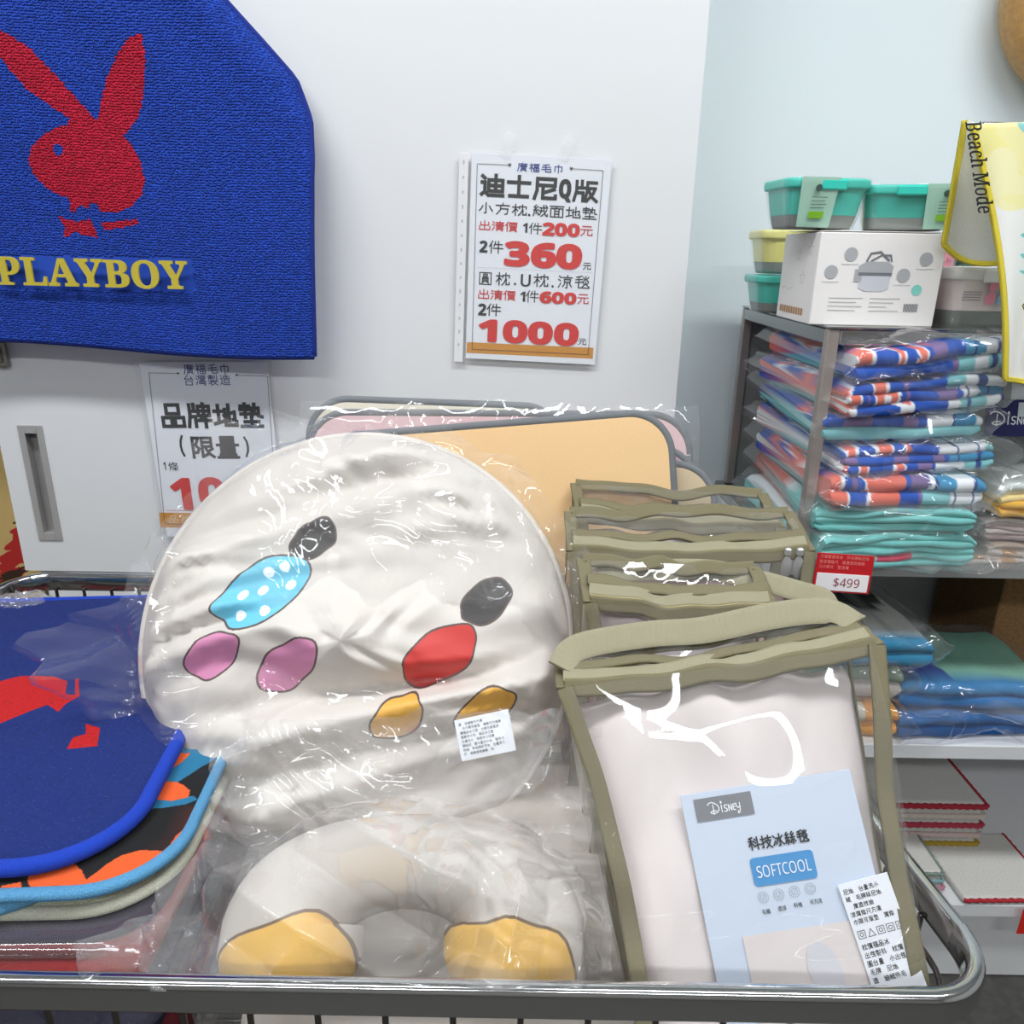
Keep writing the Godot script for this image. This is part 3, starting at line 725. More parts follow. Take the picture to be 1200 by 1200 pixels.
func make_basket():
	var t := thing("wire_basket", "large chromed wire bargain basket with a thick rounded rim, full of cushions and mats", "basket", Vector3.ZERO)
	# rim: a tall rounded bar swept round the basket
	var line := rim_line(0.0, BY, 0.055, 14)
	var rings := []
	var n := line.size()
	for k in n:
		var d := (line[(k + 1) % n] - line[(k - 1 + n) % n]).normalized()
		var side := d.cross(Vector3.UP)
		var ring := PackedVector3Array()
		for q in 20:
			var a := TAU * q / 20
			ring.append(line[k] + side * signf(cos(a)) * pow(absf(cos(a)), 0.7) * 0.0068 + Vector3.UP * signf(sin(a)) * pow(absf(sin(a)), 0.55) * 0.0138)
		rings.append(ring)
	rings.append(rings[0])
	part("rim", loft(rings, false, false), mats.chrome, t)
	var low := rim_line(0.012, 0.66, 0.05, 8)
	low.append(low[0])
	part("hoop", tube(low, 0.0028, 8), mats.wire, t)
	low = rim_line(0.012, BFLOOR, 0.05, 8)
	low.append(low[0])
	part("hoop", tube(low, 0.0035, 8), mats.wire, t)
	low = rim_line(0.012, 0.775, 0.05, 8)
	low.append(low[0])
	part("hoop", tube(low, 0.0024, 8), mats.wire, t)
	var up := tube(PackedVector3Array([Vector3(0, BFLOOR - 0.003, 0), Vector3(0, BY - 0.008, 0)]), 0.0024, 8)
	var x := BX0 + 0.06
	while x < BX1 - 0.04:
		part("upright_wire", up, mats.wire, t, Vector3(x, 0, BZ1 - 0.008))
		part("upright_wire", up, mats.wire, t, Vector3(taper(x, BZ0), 0, BZ0 + 0.008))
		x += 0.047
	var z := BZ0 + 0.06
	while z < BZ1 - 0.04:
		part("upright_wire", up, mats.wire, t, Vector3(taper(BX0, z) + 0.008, 0, z))
		part("upright_wire", up, mats.wire, t, Vector3(taper(BX1, z) - 0.008, 0, z))
		z += 0.047
	z = BZ0 + 0.04
	while z < BZ1 - 0.02:
		part("floor_wire", tube(PackedVector3Array([Vector3(taper(BX0, z) + 0.012, BFLOOR, z), Vector3(taper(BX1, z) - 0.012, BFLOOR, z)]), 0.0024, 6), mats.wire, t)
		z += 0.047
	for cx in [BX0 + 0.1, BX1 - 0.1]:
		for cz in [BZ0 + 0.05, BZ1 - 0.05]:
			part("leg", tube(PackedVector3Array([Vector3(cx, 0.0, cz), Vector3(cx, BFLOOR, cz)]), 0.011, 10), mats.chrome, t)

# ------------------------------------------------------------------ mats stacked at the left of the basket
# a flat mat lying on y: rounded outline, own binding; c centre (x, z), w x d, turned by yaw
func lying_mat(called: String, label: String, c: Vector2, w: float, d: float, y: float, yaw: float, th: float, top: Material, binding: Material, r := 0.06, tube_r := 0.0065) -> Node3D:
	var t := thing(called, label, "floor mat", Vector3(c.x, y, c.y), "")
	t.rotation.y = yaw
	var p := part("pile", pad_mesh(w, d, r, th, th * 0.45), top, t, Vector3(0, th * 0.5, 0))
	p.rotation.x = -PI * 0.5
	if binding:
		var line := PackedVector3Array()
		for q in rounded_ring(w, d, r, 12):
			line.append(Vector3(q.x, th * 0.5, q.y))
		part("binding", tube(line, tube_r, 10, true), binding, t)
	return t

func ribbed(c: Color) -> StandardMaterial3D:
	return cloth(c, 0.12, 55.0, mats.speck, mats.pile)

func pattern_mat(base: Color, tones: Array, seed_at: int) -> StandardMaterial3D:
	var im := Image.create(512, 512, false, Image.FORMAT_RGB8)
	im.fill(base)
	for k in 46:
		var c := Vector2(fposmod(k * 181.3 + seed_at * 37.0, 512.0), fposmod(k * 97.9 + seed_at * 71.0, 512.0))
		fill_poly(im, blob(c, Vector2(58, 34), k * 0.9, 0.5, k * 2.1 + seed_at), tones[k % tones.size()])
	var m := plain(Color.WHITE, 0.95)
	m.albedo_texture = texture(im)
	m.uv1_triplanar = true
	m.uv1_scale = Vector3.ONE * 2.2
	return m

func make_left_stack():
	var under := thing("square_cushion", "beige square cushion lying under the neck pillow in the basket", "cushion", Vector3(-0.03, 0.53, -0.62))
	under.rotation.y = 0.04
	var body := part("cover", pad_mesh(0.42, 0.34, 0.06, 0.17, 0.075, 0.02, 0.004), plain(rgb(208, 199, 190), 0.85), under, Vector3(0, 0.085, 0))
	body.rotation.x = -PI * 0.5
	film_over(under, 0.45, 0.36, 0.196, 3.0)
	var goods := [[0.526, 0.072, rgb(120, 40, 52), "dark red"], [0.600, 0.070, rgb(46, 48, 84), "navy"]]
	for g in goods:
		lying_mat("folded_mat", "folded thick %s mat low in the stack under the red mat" % g[3], Vector2(-0.50, -0.72), 0.38, 0.50, g[0], 0.03, g[1], cloth(g[2], 0.1, 20.0, mats.speck, mats.pile), null, 0.03)
	var red := lying_mat("folded_mat", "bright red mat in clear film under the dark purple mat", Vector2(-0.505, -0.711), 0.40, 0.51, 0.672, 0.02, 0.079, cloth(rgb(214, 28, 30), 0.06, 30.0, mats.speck, mats.pile), null, 0.03)
	film_over(red, 0.43, 0.524, 0.081, 0.0)
	var dark := lying_mat("folded_mat", "dark purple mat in shiny film under the cream edged mat", Vector2(-0.49, -0.711), 0.40, 0.505, 0.752, 0.03, 0.012, cloth(rgb(52, 40, 66), 0.06, 30.0, mats.speck, mats.pile), null, 0.05)
	film_over(dark, 0.42, 0.524, 0.0135, 4.0)
	lying_mat("bath_mat", "pale green mat with a cream stitched edge under the patterned mats", Vector2(-0.489, -0.722), 0.40, 0.50, 0.767, 0.045, 0.009, cloth(rgb(204, 214, 186), 0.1, 24.0, mats.speck, mats.pile), ribbed(rgb(232, 232, 212)), 0.07, 0.0055)
	var tones := [rgb(36, 112, 150), rgb(20, 20, 22), rgb(36, 112, 150), rgb(226, 92, 40), rgb(38, 108, 140), rgb(226, 224, 204)]
	lying_mat("bath_mat", "teal patterned mat with light blue edge under the orange and black mat", Vector2(-0.575, -0.712), 0.43, 0.50, 0.778, 0.02, 0.009, pattern_mat(rgb(36, 104, 140), tones, 3), ribbed(rgb(108, 178, 222)), 0.07, 0.0058)
	lying_mat("bath_mat", "orange, black and white patterned mat with light blue edge under the blue mat", Vector2(-0.497, -0.725), 0.41, 0.52, 0.789, 0.075, 0.009, pattern_mat(rgb(20, 20, 22), [rgb(226, 92, 40), rgb(20, 20, 22), rgb(226, 224, 204), rgb(20, 20, 22), rgb(36, 112, 150)], 5), ribbed(rgb(104, 176, 226)), 0.07, 0.0058)
	# the royal blue mat on top, its woven red emblem
	var im := Image.create(1024, 1024, false, Image.FORMAT_RGB8)
	im.fill(rgb(15, 38, 108))
	var c := Vector2(-0.555, -0.722); var yaw := 0.10
	var shapes := [
		[Vector2(-0.6163, -0.7422), Vector2(-0.5726, -0.7512), Vector2(-0.5547, -0.7628), Vector2(-0.5161, -0.7617), Vector2(-0.4966, -0.7537), Vector2(-0.4851, -0.7285), Vector2(-0.4667, -0.7261), Vector2(-0.4741, -0.7102), Vector2(-0.4743, -0.6950), Vector2(-0.4920, -0.7068), Vector2(-0.5078, -0.6859), Vector2(-0.5216, -0.6711), Vector2(-0.5602, -0.6611)],
		[Vector2(-0.4908, -0.7586), Vector2(-0.4876, -0.7602), Vector2(-0.4676, -0.7246), Vector2(-0.4723, -0.7245)],
		[Vector2(-0.4348, -0.6750), Vector2(-0.4159, -0.6678), Vector2(-0.4033, -0.6376), Vector2(-0.4302, -0.6322), Vector2(-0.4347, -0.6511), Vector2(-0.4248, -0.6576)],
	]
	for s in shapes:
		var pts := PackedVector2Array()
		for p in s:
			var q: Vector2 = (p - c).rotated(yaw)
			pts.append(Vector2(q.x + 0.25, q.y + 0.28) / 0.56 * 1024.0)
		fill_poly(im, pts, rgb(186, 18, 22))
	var rng := RandomNumberGenerator.new()
	rng.seed = 77
	for k in 30000:      # fleece: short fibres a little lighter or darker than the ground
		var at := Vector2i(rng.randi_range(0, 1019), rng.randi_range(0, 1019))
		var tone := im.get_pixelv(at)
		im.fill_rect(Rect2i(at, Vector2i(2 + k % 3, 1 + k % 2)), tone.lightened(0.10) if k % 2 == 0 else tone.darkened(0.16))
	var bm := plain(Color.WHITE, 0.95)
	bm.albedo_texture = texture(im)
	var t := thing("bath_mat", "royal blue mat with a red emblem, topmost of the stack in the basket", "floor mat", Vector3(c.x, 0.801, c.y))
	t.rotation.y = yaw
	var w := 0.43; var d := 0.50
	var ring := rounded_ring(w, d, 0.075, 12)
	var rings := []
	for k in 14:
		var f := pow(1.0 - k / 13.0, 1.0)
		var rr := PackedVector3Array()
		for q in ring:
			var p := q * f
			rr.append(Vector3(p.x, 0.012 + 0.0022 * hills.get_noise_2d(p.x * 9.0, p.y * 16.0), p.y))
		rings.append(rr)
	rings.insert(0, PackedVector3Array(Array(rings[0]).map(func(p): return Vector3(p.x, 0.0, p.z))))
	var pile := loft(rings, true, true)
	part("pile", planar_uv(pile, Vector2(0.25, 0.28), 0.56), bm, t)
	var line := PackedVector3Array()
	for q in ring:
		line.append(Vector3(q.x, 0.006, q.y))
	part("binding", tube(line, 0.0075, 10, true), cloth(rgb(26, 70, 200), 0.04, 40.0, mats.speck, mats.weave), t)

# texture coordinates laid over a mesh's own x and z (or x and y)
func planar_uv(m: ArrayMesh, off: Vector2, size: float, upright := false) -> ArrayMesh:
	var arr := m.surface_get_arrays(0)
	var uv := PackedVector2Array()
	for p in arr[Mesh.ARRAY_VERTEX]:
		uv.append(Vector2(p.x + off.x, (off.y - p.y) if upright else (p.z + off.y)) / size)
	arr[Mesh.ARRAY_TEX_UV] = uv
	var o := ArrayMesh.new()
	o.add_surface_from_arrays(Mesh.PRIMITIVE_TRIANGLES, arr)
	return o

# loose clear film round a lying thing of w x d x t (its base at y = 0)
func film_over(parent: Node3D, w: float, d: float, t: float, seed_at: float, amp := 0.006, m = null):
	var rings := []
	for k in 9:
		var f := k / 8.0
		var inset := 0.0
		var y := t * f
		if k == 8:
			inset = 0.01
		var ring := PackedVector3Array()
		for p in rounded_ring(w - inset, d - inset, 0.04, 22):
			ring.append(Vector3(p.x, y, p.y))
		rings.append(ring)
	for k in 16:
		var f := 1.0 - pow((k + 1) / 17.0, 1.2)
		var ring := PackedVector3Array()
		for p in rounded_ring(w - 0.01, d - 0.01, 0.04, 22):
			ring.append(Vector3(p.x * f, t, p.y * f))
		rings.append(ring)
	for ring in rings:
		for k in ring.size():
			var p: Vector3 = ring[k]
			var out := Vector3(p.x, 0.0, p.z).normalized()
			p += out * crumple(p.x + p.z, p.y * 1.5, seed_at) * amp * 30.0 * (1.0 if p.y < t * 0.98 else 0.0)
			p.y += crumple(p.x, p.z, seed_at + 2.0) * amp * 8.0
			ring[k] = p
	for r in rings.size():
		rings[r] = PackedVector3Array(Array(rings[r]))
	part("plastic_film", loft(rings, false, true), m if m else mats.film, parent)

# ------------------------------------------------------------------ thin foam mats standing at the back of the basket
func standing_mat(label: String, corner: Vector3, w: float, h: float, roll: float, col: Color, edge: Color, seed_at: float, wrapped := false):
	var t := thing("foam_mat", label, "floor mat", corner, "foam mats standing at the back of the basket")
	t.rotation = Vector3(-0.245, 0, roll)
	var th := 0.010
	part("pad", pad_mesh(w, h, 0.055, th, 0.004, 0.002, 0.001), cloth(col, 0.01, 30.0, mats.fine, mats.weave), t, Vector3(-w * 0.5, -h * 0.5, 0))
	var line := PackedVector3Array()
	for q in rounded_ring(w, h, 0.055, 14):
		line.append(Vector3(q.x - w * 0.5, q.y - h * 0.5, 0))
	part("piping", tube(line, 0.0062, 10, true), cloth(edge, 0.03, 60.0, mats.speck, mats.weave), t)
	if not wrapped:
		return
	var sheet := grid(110, 60, func(s, q):
		var x: float = -w * 1.025 + w * 1.05 * s
		var y: float = 0.014 + 0.006 * hills.get_noise_2d(s * 9.0, seed_at) - h * 0.5 * q
		var out := pow(absf(s - 0.5) * 2.0, 12.0) + pow(1.0 - q, 14.0)
		return Vector3(x, y, 0.0090 + crumple(x, y, seed_at) * 0.12 - out * 0.009))
	part("plastic_sleeve", sheet, mats.film, t)

func make_foam_mats():
	var grey := rgb(140, 144, 148)
	standing_mat("beige foam mat with grey piping, rearmost of the mats behind the round cushion", Vector3(0.0704, 1.0688, -1.0850), 0.36, 0.52, -0.02, rgb(232, 224, 206), grey, 1.0)
	standing_mat("pink foam mat with grey piping behind the peach mat", Vector3(0.2473, 1.0643, -1.0680), 0.535, 0.50, 0.01, rgb(232, 200, 204), grey, 2.0, true)
	standing_mat("small pink foam mat with grey piping sticking out beside the tan mat", Vector3(0.2591, 1.0190, -1.0480), 0.30, 0.44, -0.03, rgb(206, 172, 176), grey, 3.0)
	standing_mat("tan foam mat with grey piping, lowest of the standing mats", Vector3(0.2815, 1.0009, -1.0340), 0.34, 0.42, -0.02, rgb(220, 200, 168), grey, 4.0)
	standing_mat("peach orange foam mat with grey piping leaning in front of the pink mat", Vector3(0.2067, 1.0797, -1.0180), 0.47, 0.44, 0.095, rgb(247, 208, 156), rgb(134, 138, 142), 5.0)

# ------------------------------------------------------------------ the round cushion
const CR := 0.236
func cushion_front(x: float, y: float) -> float:
	var r := minf(sqrt(x * x + y * y) / CR, 1.0)
	return 0.045 * pow(maxf(1.0 - pow(r, 3.2), 0.0), 0.55)

func make_round_cushion():
	var t := thing("round_cushion", "large round cream cushion with a colourful print, wrapped in clear film", "cushion", Vector3(-0.1685, 0.8649, -0.7620))
	t.rotation = Vector3(-0.50, 0.03, 0)
	var rings := []
	var n := 120
	for k in 46:
		var f := 1.0 - k / 45.5
		f = 1.0 - pow(1.0 - f, 1.35) if f > 0.5 else f * (1.0 - pow(0.5, 1.35)) / 0.5
		var ring := PackedVector3Array()
		for q in n:
			var a := TAU * q / n
			var p := Vector2(cos(a), sin(a)) * CR * f
			var z := cushion_front(p.x, p.y)
			var wr := creases.get_noise_3d(p.x * 2.6 + p.y * 1.1, p.y * 6.5 - p.x * 1.4, 3.0) * 0.008 + crumple(p.x * 0.55 + p.y * 0.2, p.y * 1.5 - p.x * 0.3, 5.0, 0, 4) * 0.30 + hills.get_noise_3d(p.x * 14.0, p.y * 14.0, 2.0) * 0.002
			ring.append(Vector3(p.x, p.y, z + wr * smoothstep(1.0, 0.86, f)))
		rings.append(ring)
	var back := []
	for k in 14:
		var f := 1.0 - k / 14.0
		var ring := PackedVector3Array()
		for q in n:
			var a := TAU * q / n
			ring.append(Vector3(cos(a) * CR * f, sin(a) * CR * f, -cushion_front(CR * f, 0) * 0.9))
		back.append(ring)
	back.reverse()
	back.pop_back()
	var im := Image.create(1024, 1024, false, Image.FORMAT_RGB8)
	im.fill(rgb(214, 207, 200))
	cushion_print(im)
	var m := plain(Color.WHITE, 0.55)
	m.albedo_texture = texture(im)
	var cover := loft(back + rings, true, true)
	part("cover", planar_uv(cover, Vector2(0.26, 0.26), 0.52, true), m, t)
	var edge := PackedVector3Array()
	for q in 96:
		var a := TAU * q / 96
		edge.append(Vector3(cos(a) * (CR + 0.001), sin(a) * (CR + 0.001), 0))
	part("piping", tube(edge, 0.0042, 8, true), plain(rgb(216, 209, 202), 0.6), t)
	# its bag: close over the front, loose beyond the edge
	part("plastic_bag", grid(260, 90, func(s, q):
		var a: float = s * TAU
		var reach := 1.06 + 0.05 * hills.get_noise_2d(cos(a) * 2.3, sin(a) * 2.3) + 0.06 * smoothstep(0.55, 0.95, cos(a - 0.75)) + 0.05 * smoothstep(0.8, 1.0, cos(a - 2.2)) + 0.17 * smoothstep(0.93, 0.99, cos(a - 3.32))
		var r: float = CR * reach * q
		var x := cos(a) * r; var y := sin(a) * r
		var f := r / CR
		var k := crumple(x, y, 4.0) * (0.26 + 0.16 * smoothstep(0.7, 1.1, f))
		var z := cushion_front(x, y) + 0.0105 + k
		if f > 1.0:
			z += (crumple(x, y, 9.0, 0, 4) - 0.02) * 1.6 * smoothstep(1.0, 1.2, f)
		return Vector3(x, y, z)), mats.film, t)

# plain loose patches of colour stand in for the printed picture
func cushion_print(im: Image):
	var blue := rgb(112, 196, 222); var charcoal := rgb(62, 58, 58); var pink := rgb(214, 140, 178); var red := rgb(206, 62, 58); var gold := rgb(232, 178, 84)
	var list := [
		[Vector2(430, 300), Vector2(52, 34), -0.7, charcoal], [Vector2(338, 410), Vector2(100, 58), -0.55, blue], [Vector2(250, 540), Vector2(60, 36), -0.6, pink], [Vector2(400, 560), Vector2(66, 38), -0.65, pink],
		[Vector2(790, 430), Vector2(60, 36), -0.7, charcoal], [Vector2(700, 540), Vector2(84, 46), -0.6, red], [Vector2(620, 660), Vector2(56, 36), -0.65, gold], [Vector2(790, 650), Vector2(64, 36), -0.6, gold],
	]
	for k in list.size():
		var e: Array = list[k]
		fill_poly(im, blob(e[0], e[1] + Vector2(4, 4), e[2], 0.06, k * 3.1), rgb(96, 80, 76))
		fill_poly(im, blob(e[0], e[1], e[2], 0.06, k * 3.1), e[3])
	for p in [[300, 462], [338, 410], [376, 360], [300, 420], [350, 452], [392, 398], [344, 372]]:
		fill_poly(im, blob(Vector2(p[0], p[1]), Vector2(11, 11), 0), rgb(246, 248, 248))

# ------------------------------------------------------------------ the horseshoe neck pillow
const UA := 0.088
const UH := 0.046
# distance from the horseshoe line (an elliptic arch on two legs) as a share of the pillow's half width there
func pillow_share(x: float, y: float) -> float:
	if y > 0.0:
		var a := atan2(y / UH, x / UA)
		var k := Vector2(cos(a) * UA, sin(a) * UH)
		return absf(Vector2(x, y).length() - k.length()) / lerpf(0.056, 0.036, sin(a))
	return absf(absf(x) - UA) / 0.056

func make_neck_pillow():
	var t := thing("neck_pillow", "beige horseshoe neck pillow with two yellow printed patches in clear film", "neck pillow", Vector3(-0.0804, 0.7682, -0.4760))
	t.rotation = Vector3(-0.85, 0.0, 0.02)
	var path := []
	for k in 5:
		path.append(Vector2(-UA, -0.055 + 0.055 * k / 5.0))
	for k in 33:
		var a := PI - PI * k / 32.0
		path.append(Vector2(cos(a) * UA, sin(a) * UH))
	for k in 5:
		path.append(Vector2(UA, -0.055 * (k + 1) / 5.0))
	var rings := []
	var n := 44
	for k in path.size():
		var p: Vector2 = path[k]
		var d: Vector2 = (path[mini(k + 1, path.size() - 1)] - path[maxi(k - 1, 0)]).normalized()
		var side := Vector2(d.y, -d.x)
		var e := mini(k, path.size() - 1 - k)
		var f: float = [0.5, 0.8, 0.93, 1.0][mini(e, 3)]
		var half := lerpf(0.056, 0.036, clampf(p.y / UH, 0.0, 1.0))
		var ring := PackedVector3Array()
		for q in n:
			var a := TAU * q / n
			var o := side * cos(a) * half * f
			var x := p.x + o.x; var y := p.y + o.y
			ring.append(Vector3(x, y, sin(a) * lerpf(0.048, 0.040, clampf(p.y / UH, 0.0, 1.0)) * f + 0.002 * hills.get_noise_3d(x * 14.0, y * 14.0, a)))
		rings.append(ring)
	var im := Image.create(1024, 1024, false, Image.FORMAT_RGB8)
	im.fill(rgb(202, 194, 186))
	# two plain rounded patches
	for s in [-1.0, 1.0]:
		var c := Vector2(512 + s * 178, 590)
		fill_poly(im, blob(c, Vector2(116, 88), s * 0.25, 0.10, 4.0 + s), rgb(116, 92, 66))
		fill_poly(im, blob(c, Vector2(111, 83), s * 0.25, 0.10, 4.0 + s), rgb(240, 190, 92))
	var m := plain(Color.WHITE, 0.85)
	m.albedo_texture = texture(im)
	part("body", planar_uv(loft(rings), Vector2(0.25, 0.25), 0.5, true), m, t)
	# its bag
	part("plastic_bag", grid(170, 130, func(s, q):
		var wide: float = 0.160 + 0.055 * smoothstep(0.45, 1.0, q) * (1.0 if s < 0.5 else 0.0)
		var x: float = (s - 0.5) * 2.0 * wide
		var y: float = 0.150 - 0.192 * q
		var d := pillow_share(x, y) / 1.25
		var z := 0.044 * sqrt(maxf(0.0, 1.0 - d * d)) + 0.004
		z = maxf(z, 0.022 * (1.0 - smoothstep(0.0, 0.10, absf(x))) * (1.0 - smoothstep(0.02, 0.08, y)))
		z = maxf(z, 0.45 * maxf(0.0, y - 0.06))
		return Vector3(x, y, z + 0.006 + crumple(x, y, 6.0) * 0.6)), mats.film_hazy, t)
	# the paper label stuck on the bag
	var lab := Node3D.new()
	lab.name = "paper_label"
	lab.position = Vector3(0.064, 0.136, 0.052)
	lab.rotation = Vector3(0.42, 0, 0.2)
	t.add_child(lab)
	part("paper", bevel_box(Vector3(0.046, 0.034, 0.0006), 0.0002), mats.paper, lab)
	var pen := Pen.new()
	fine_print(pen, Vector2(-0.020, 0.014), Vector2(0.020, -0.014), 8, 3, 0.0004)
	part("print", pen.mesh(), mats.ink, lab)

# rows of tiny characters
func fine_print(pen: Pen, a: Vector2, b: Vector2, rows: int, seed_at: int, z: float):
	var keys := GLYPH.keys()
	var hgt := (a.y - b.y) / rows
	for r in rows:
		var size := hgt * 0.72
		var count := int((b.x - a.x) / size * (0.55 + 0.4 * absf(sin(r * 2.3 + seed_at))))
		for k in count:
			if (k + r + seed_at) % 7 == 4:
				continue
			pen.glyph(GLYPH[keys[(k * 7 + r * 5 + seed_at) % (keys.size() - 2)]], Vector2(a.x + k * size, a.y - r * hgt), Vector2(size * 0.9, size), size * 0.09, z)

# ------------------------------------------------------------------ clear zipped bags with olive binding
func patch(a: Vector3, b: Vector3, c: Vector3, d: Vector3, s: float, q: float) -> Vector3:
	return a.lerp(b, s).lerp(c.lerp(d, s), q)

func edge_line(a: Vector3, b: Vector3, sag: Vector3, wob: float, seed_at: float, n := 28) -> PackedVector3Array:
	var out := PackedVector3Array()
	for k in n + 1:
		var f := float(k) / n
		var w := Vector3(0, hills.get_noise_2d(f * 3.0, seed_at), hills.get_noise_2d(f * 3.0, seed_at + 9.0)) * wob
		out.append(a.lerp(b, f) + sag * sin(f * PI) + w * sin(f * PI))
	return out

func zip_bag(label: String, a: Vector3, b: Vector3, c: Vector3, d: Vector3, back: Vector3, bulge: float, seed_at: float, pulls: bool) -> Node3D:
	var t := thing("zipped_bag", label, "storage bag", Vector3.ZERO, "clear zipped bags with olive binding")
	var nrm := (d - a).cross(b - c).normalized()
	if nrm.z < 0.0:
		nrm = -nrm
	var a2 := a + back; var b2 := b + back; var c2 := c + back * 0.9; var d2 := d + back * 0.9
	part("front_panel", grid(60, 60, func(s, q): return patch(a, b, c, d, s, q) + nrm * (bulge * (1.0 - pow(absf(s - 0.5) * 2.0, 5.0)) * (1.0 - pow(absf(q - 0.42) / 0.58, 2.0)) + 0.004 + 0.0035 * hills.get_noise_3d(s * 2.2, q * 3.0, seed_at) + 0.05 * crumple(s * 0.25, q * 0.3, seed_at, 0, 2))), mats.vinyl, t)
	part("back_panel", grid(24, 24, func(s, q): return patch(a2, b2, c2, d2, s, q) + nrm * 0.003 * creases.get_noise_3d(s * 2.0, q * 2.0, seed_at + 3.0)), mats.vinyl, t)
	part("top_panel", grid(40, 16, func(s, q): return patch(a2, b2, a, b, s, q) + Vector3.UP * (-0.012 * sin(PI * s) * sin(PI * q) + 0.006 * creases.get_noise_3d(s * 4.0, q * 2.0, seed_at + 5.0) * sin(PI * q))), mats.vinyl, t)
	part("side_panel", grid(12, 24, func(s, q): return patch(a2, a, c2, c, s, q) + Vector3(-0.008 * sin(PI * s) * sin(PI * q), 0, 0)), mats.vinyl, t)
	part("side_panel", grid(12, 24, func(s, q): return patch(b2, b, d2, d, s, q) + Vector3(0.008 * sin(PI * s) * sin(PI * q), 0, 0)), mats.vinyl, t)
	var down := (c - a).normalized()
	var sag := Vector3(0, -0.006, 0)
	var up := back.cross(b - a).normalized()
	if up.y < 0.0:
		up = -up
	# front seam below the zip, zip tape, rear seam
	part("binding", band(edge_line(a, b, sag, 0.006, seed_at), nrm, 0.015, 0.003), mats.olive, t)
	var toward := back.normalized()
	part("binding", band(edge_line(a + toward * 0.014 + up * 0.004, b + toward * 0.014 + up * 0.004, sag, 0.006, seed_at), up + nrm * 0.4, 0.013, 0.003), mats.olive_light, t)
	var zip := part("zipper", tube(edge_line(a + toward * 0.006 + up * 0.003 + nrm * 0.002, b + toward * 0.006 + up * 0.003 + nrm * 0.002, sag, 0.006, seed_at, 90), 0.0022, 6), plain(rgb(176, 160, 110), 0.5), t)
	part("binding", band(edge_line(a + toward * 0.027 + up * 0.005, b + toward * 0.027 + up * 0.005, sag, 0.007, seed_at + 1.0), up, 0.014, 0.003), mats.olive, t)
	part("binding", band(edge_line(a2, b2, sag * 0.5, 0.008, seed_at + 2.0), nrm + up, 0.014, 0.003), mats.olive, t)
	part("binding", band(edge_line(a, a2, Vector3.ZERO, 0.002, seed_at), up, 0.014, 0.003), mats.olive, t)
	part("binding", band(edge_line(b, b2, Vector3.ZERO, 0.002, seed_at), up, 0.014, 0.003), mats.olive, t)
	for e in [[a, c, 0.012], [b, d, -0.010]]:
		part("binding", band(edge_line(e[0] + nrm * 0.003, e[1] + nrm * 0.003, Vector3(e[2], 0, 0), 0.006, seed_at + e[2] * 100.0), nrm, 0.013, 0.003), mats.olive, t)
	part("binding", band(edge_line(a2, c2, Vector3.ZERO, 0.004, seed_at + 6.0), Vector3(-1, 0, 0.5), 0.012, 0.003), mats.olive, t)
	part("binding", band(edge_line(b2, d2, Vector3.ZERO, 0.004, seed_at + 7.0), Vector3(1, 0, 0.5), 0.012, 0.003), mats.olive, t)
	if pulls:
		for k in 2:
			var at := b + (a - b).normalized() * (0.012 + 0.013 * k) + nrm * 0.006
			var pull := Node3D.new()
			pull.name = "zip_pull"
			pull.position = at
			t.add_child(pull, true)
			part("slider", bevel_box(Vector3(0.007, 0.009, 0.006), 0.0015), mats.edge_steel, pull)
			var disc := PackedVector3Array()
			var rr := []
			for zz in [-0.0012, 0.0012]:
				var ring := PackedVector3Array()
				for q in 24:
					ring.append(Vector3(cos(TAU * q / 24) * 0.0055, -0.018 + sin(TAU * q / 24) * 0.013, zz))
				rr.append(ring)
			part("pull_tab", loft(rr), mats.edge_steel, pull)
	return t

func blanket(label: String, a: Vector3, b: Vector3, c: Vector3, d: Vector3, depth: float, col: Color, seed_at: float, s0 := 0.05, s1 := 0.95, q0 := 0.06):
	var nrm := (d - a).cross(b - c).normalized()
	if nrm.z < 0.0:
		nrm = -nrm
	var t := thing("folded_blanket", label, "blanket", Vector3.ZERO, "folded blankets inside the zipped bags")
	var th := depth
	var face := func(s, q):
		var ss: float = lerpf(s0, s1, s); var qq: float = lerpf(q0, 0.99, q)
		var edge := pow(absf(s - 0.5) * 2.0, 8.0) + pow(maxf(0.0, 0.06 - q) / 0.06, 3.0)
		var fold := 0.005 * hills.get_noise_3d(ss * 2.6 + qq, qq * 2.4 - ss, seed_at) + 0.004 * creases.get_noise_3d(ss * 1.6 + qq * 0.5, qq * 0.9, seed_at) - 0.002
		return patch(a, b, c, d, ss, qq) + nrm * (-0.011 + fold - edge * 0.014) + Vector3(0, 0.012 * hills.get_noise_2d(s * 3.0, seed_at) * (1.0 - q), 0)
	part("fabric", slab_grid(56, 56, face, th), plain(col, 0.8), t)

func webbing(t: Node3D, pts: Array, facing: Vector3, width := 0.022):
	var fine := smooth_line(pts, 60)
	var line := PackedVector3Array([fine[0]])      # even steps, so that the ribs are even
	for p in fine:
		if p.distance_to(line[line.size() - 1]) >= 0.0021:
			line.append(p)
	part("handle_strap", band(line, facing, width, 0.002, 1.1), mats.olive_light, t)

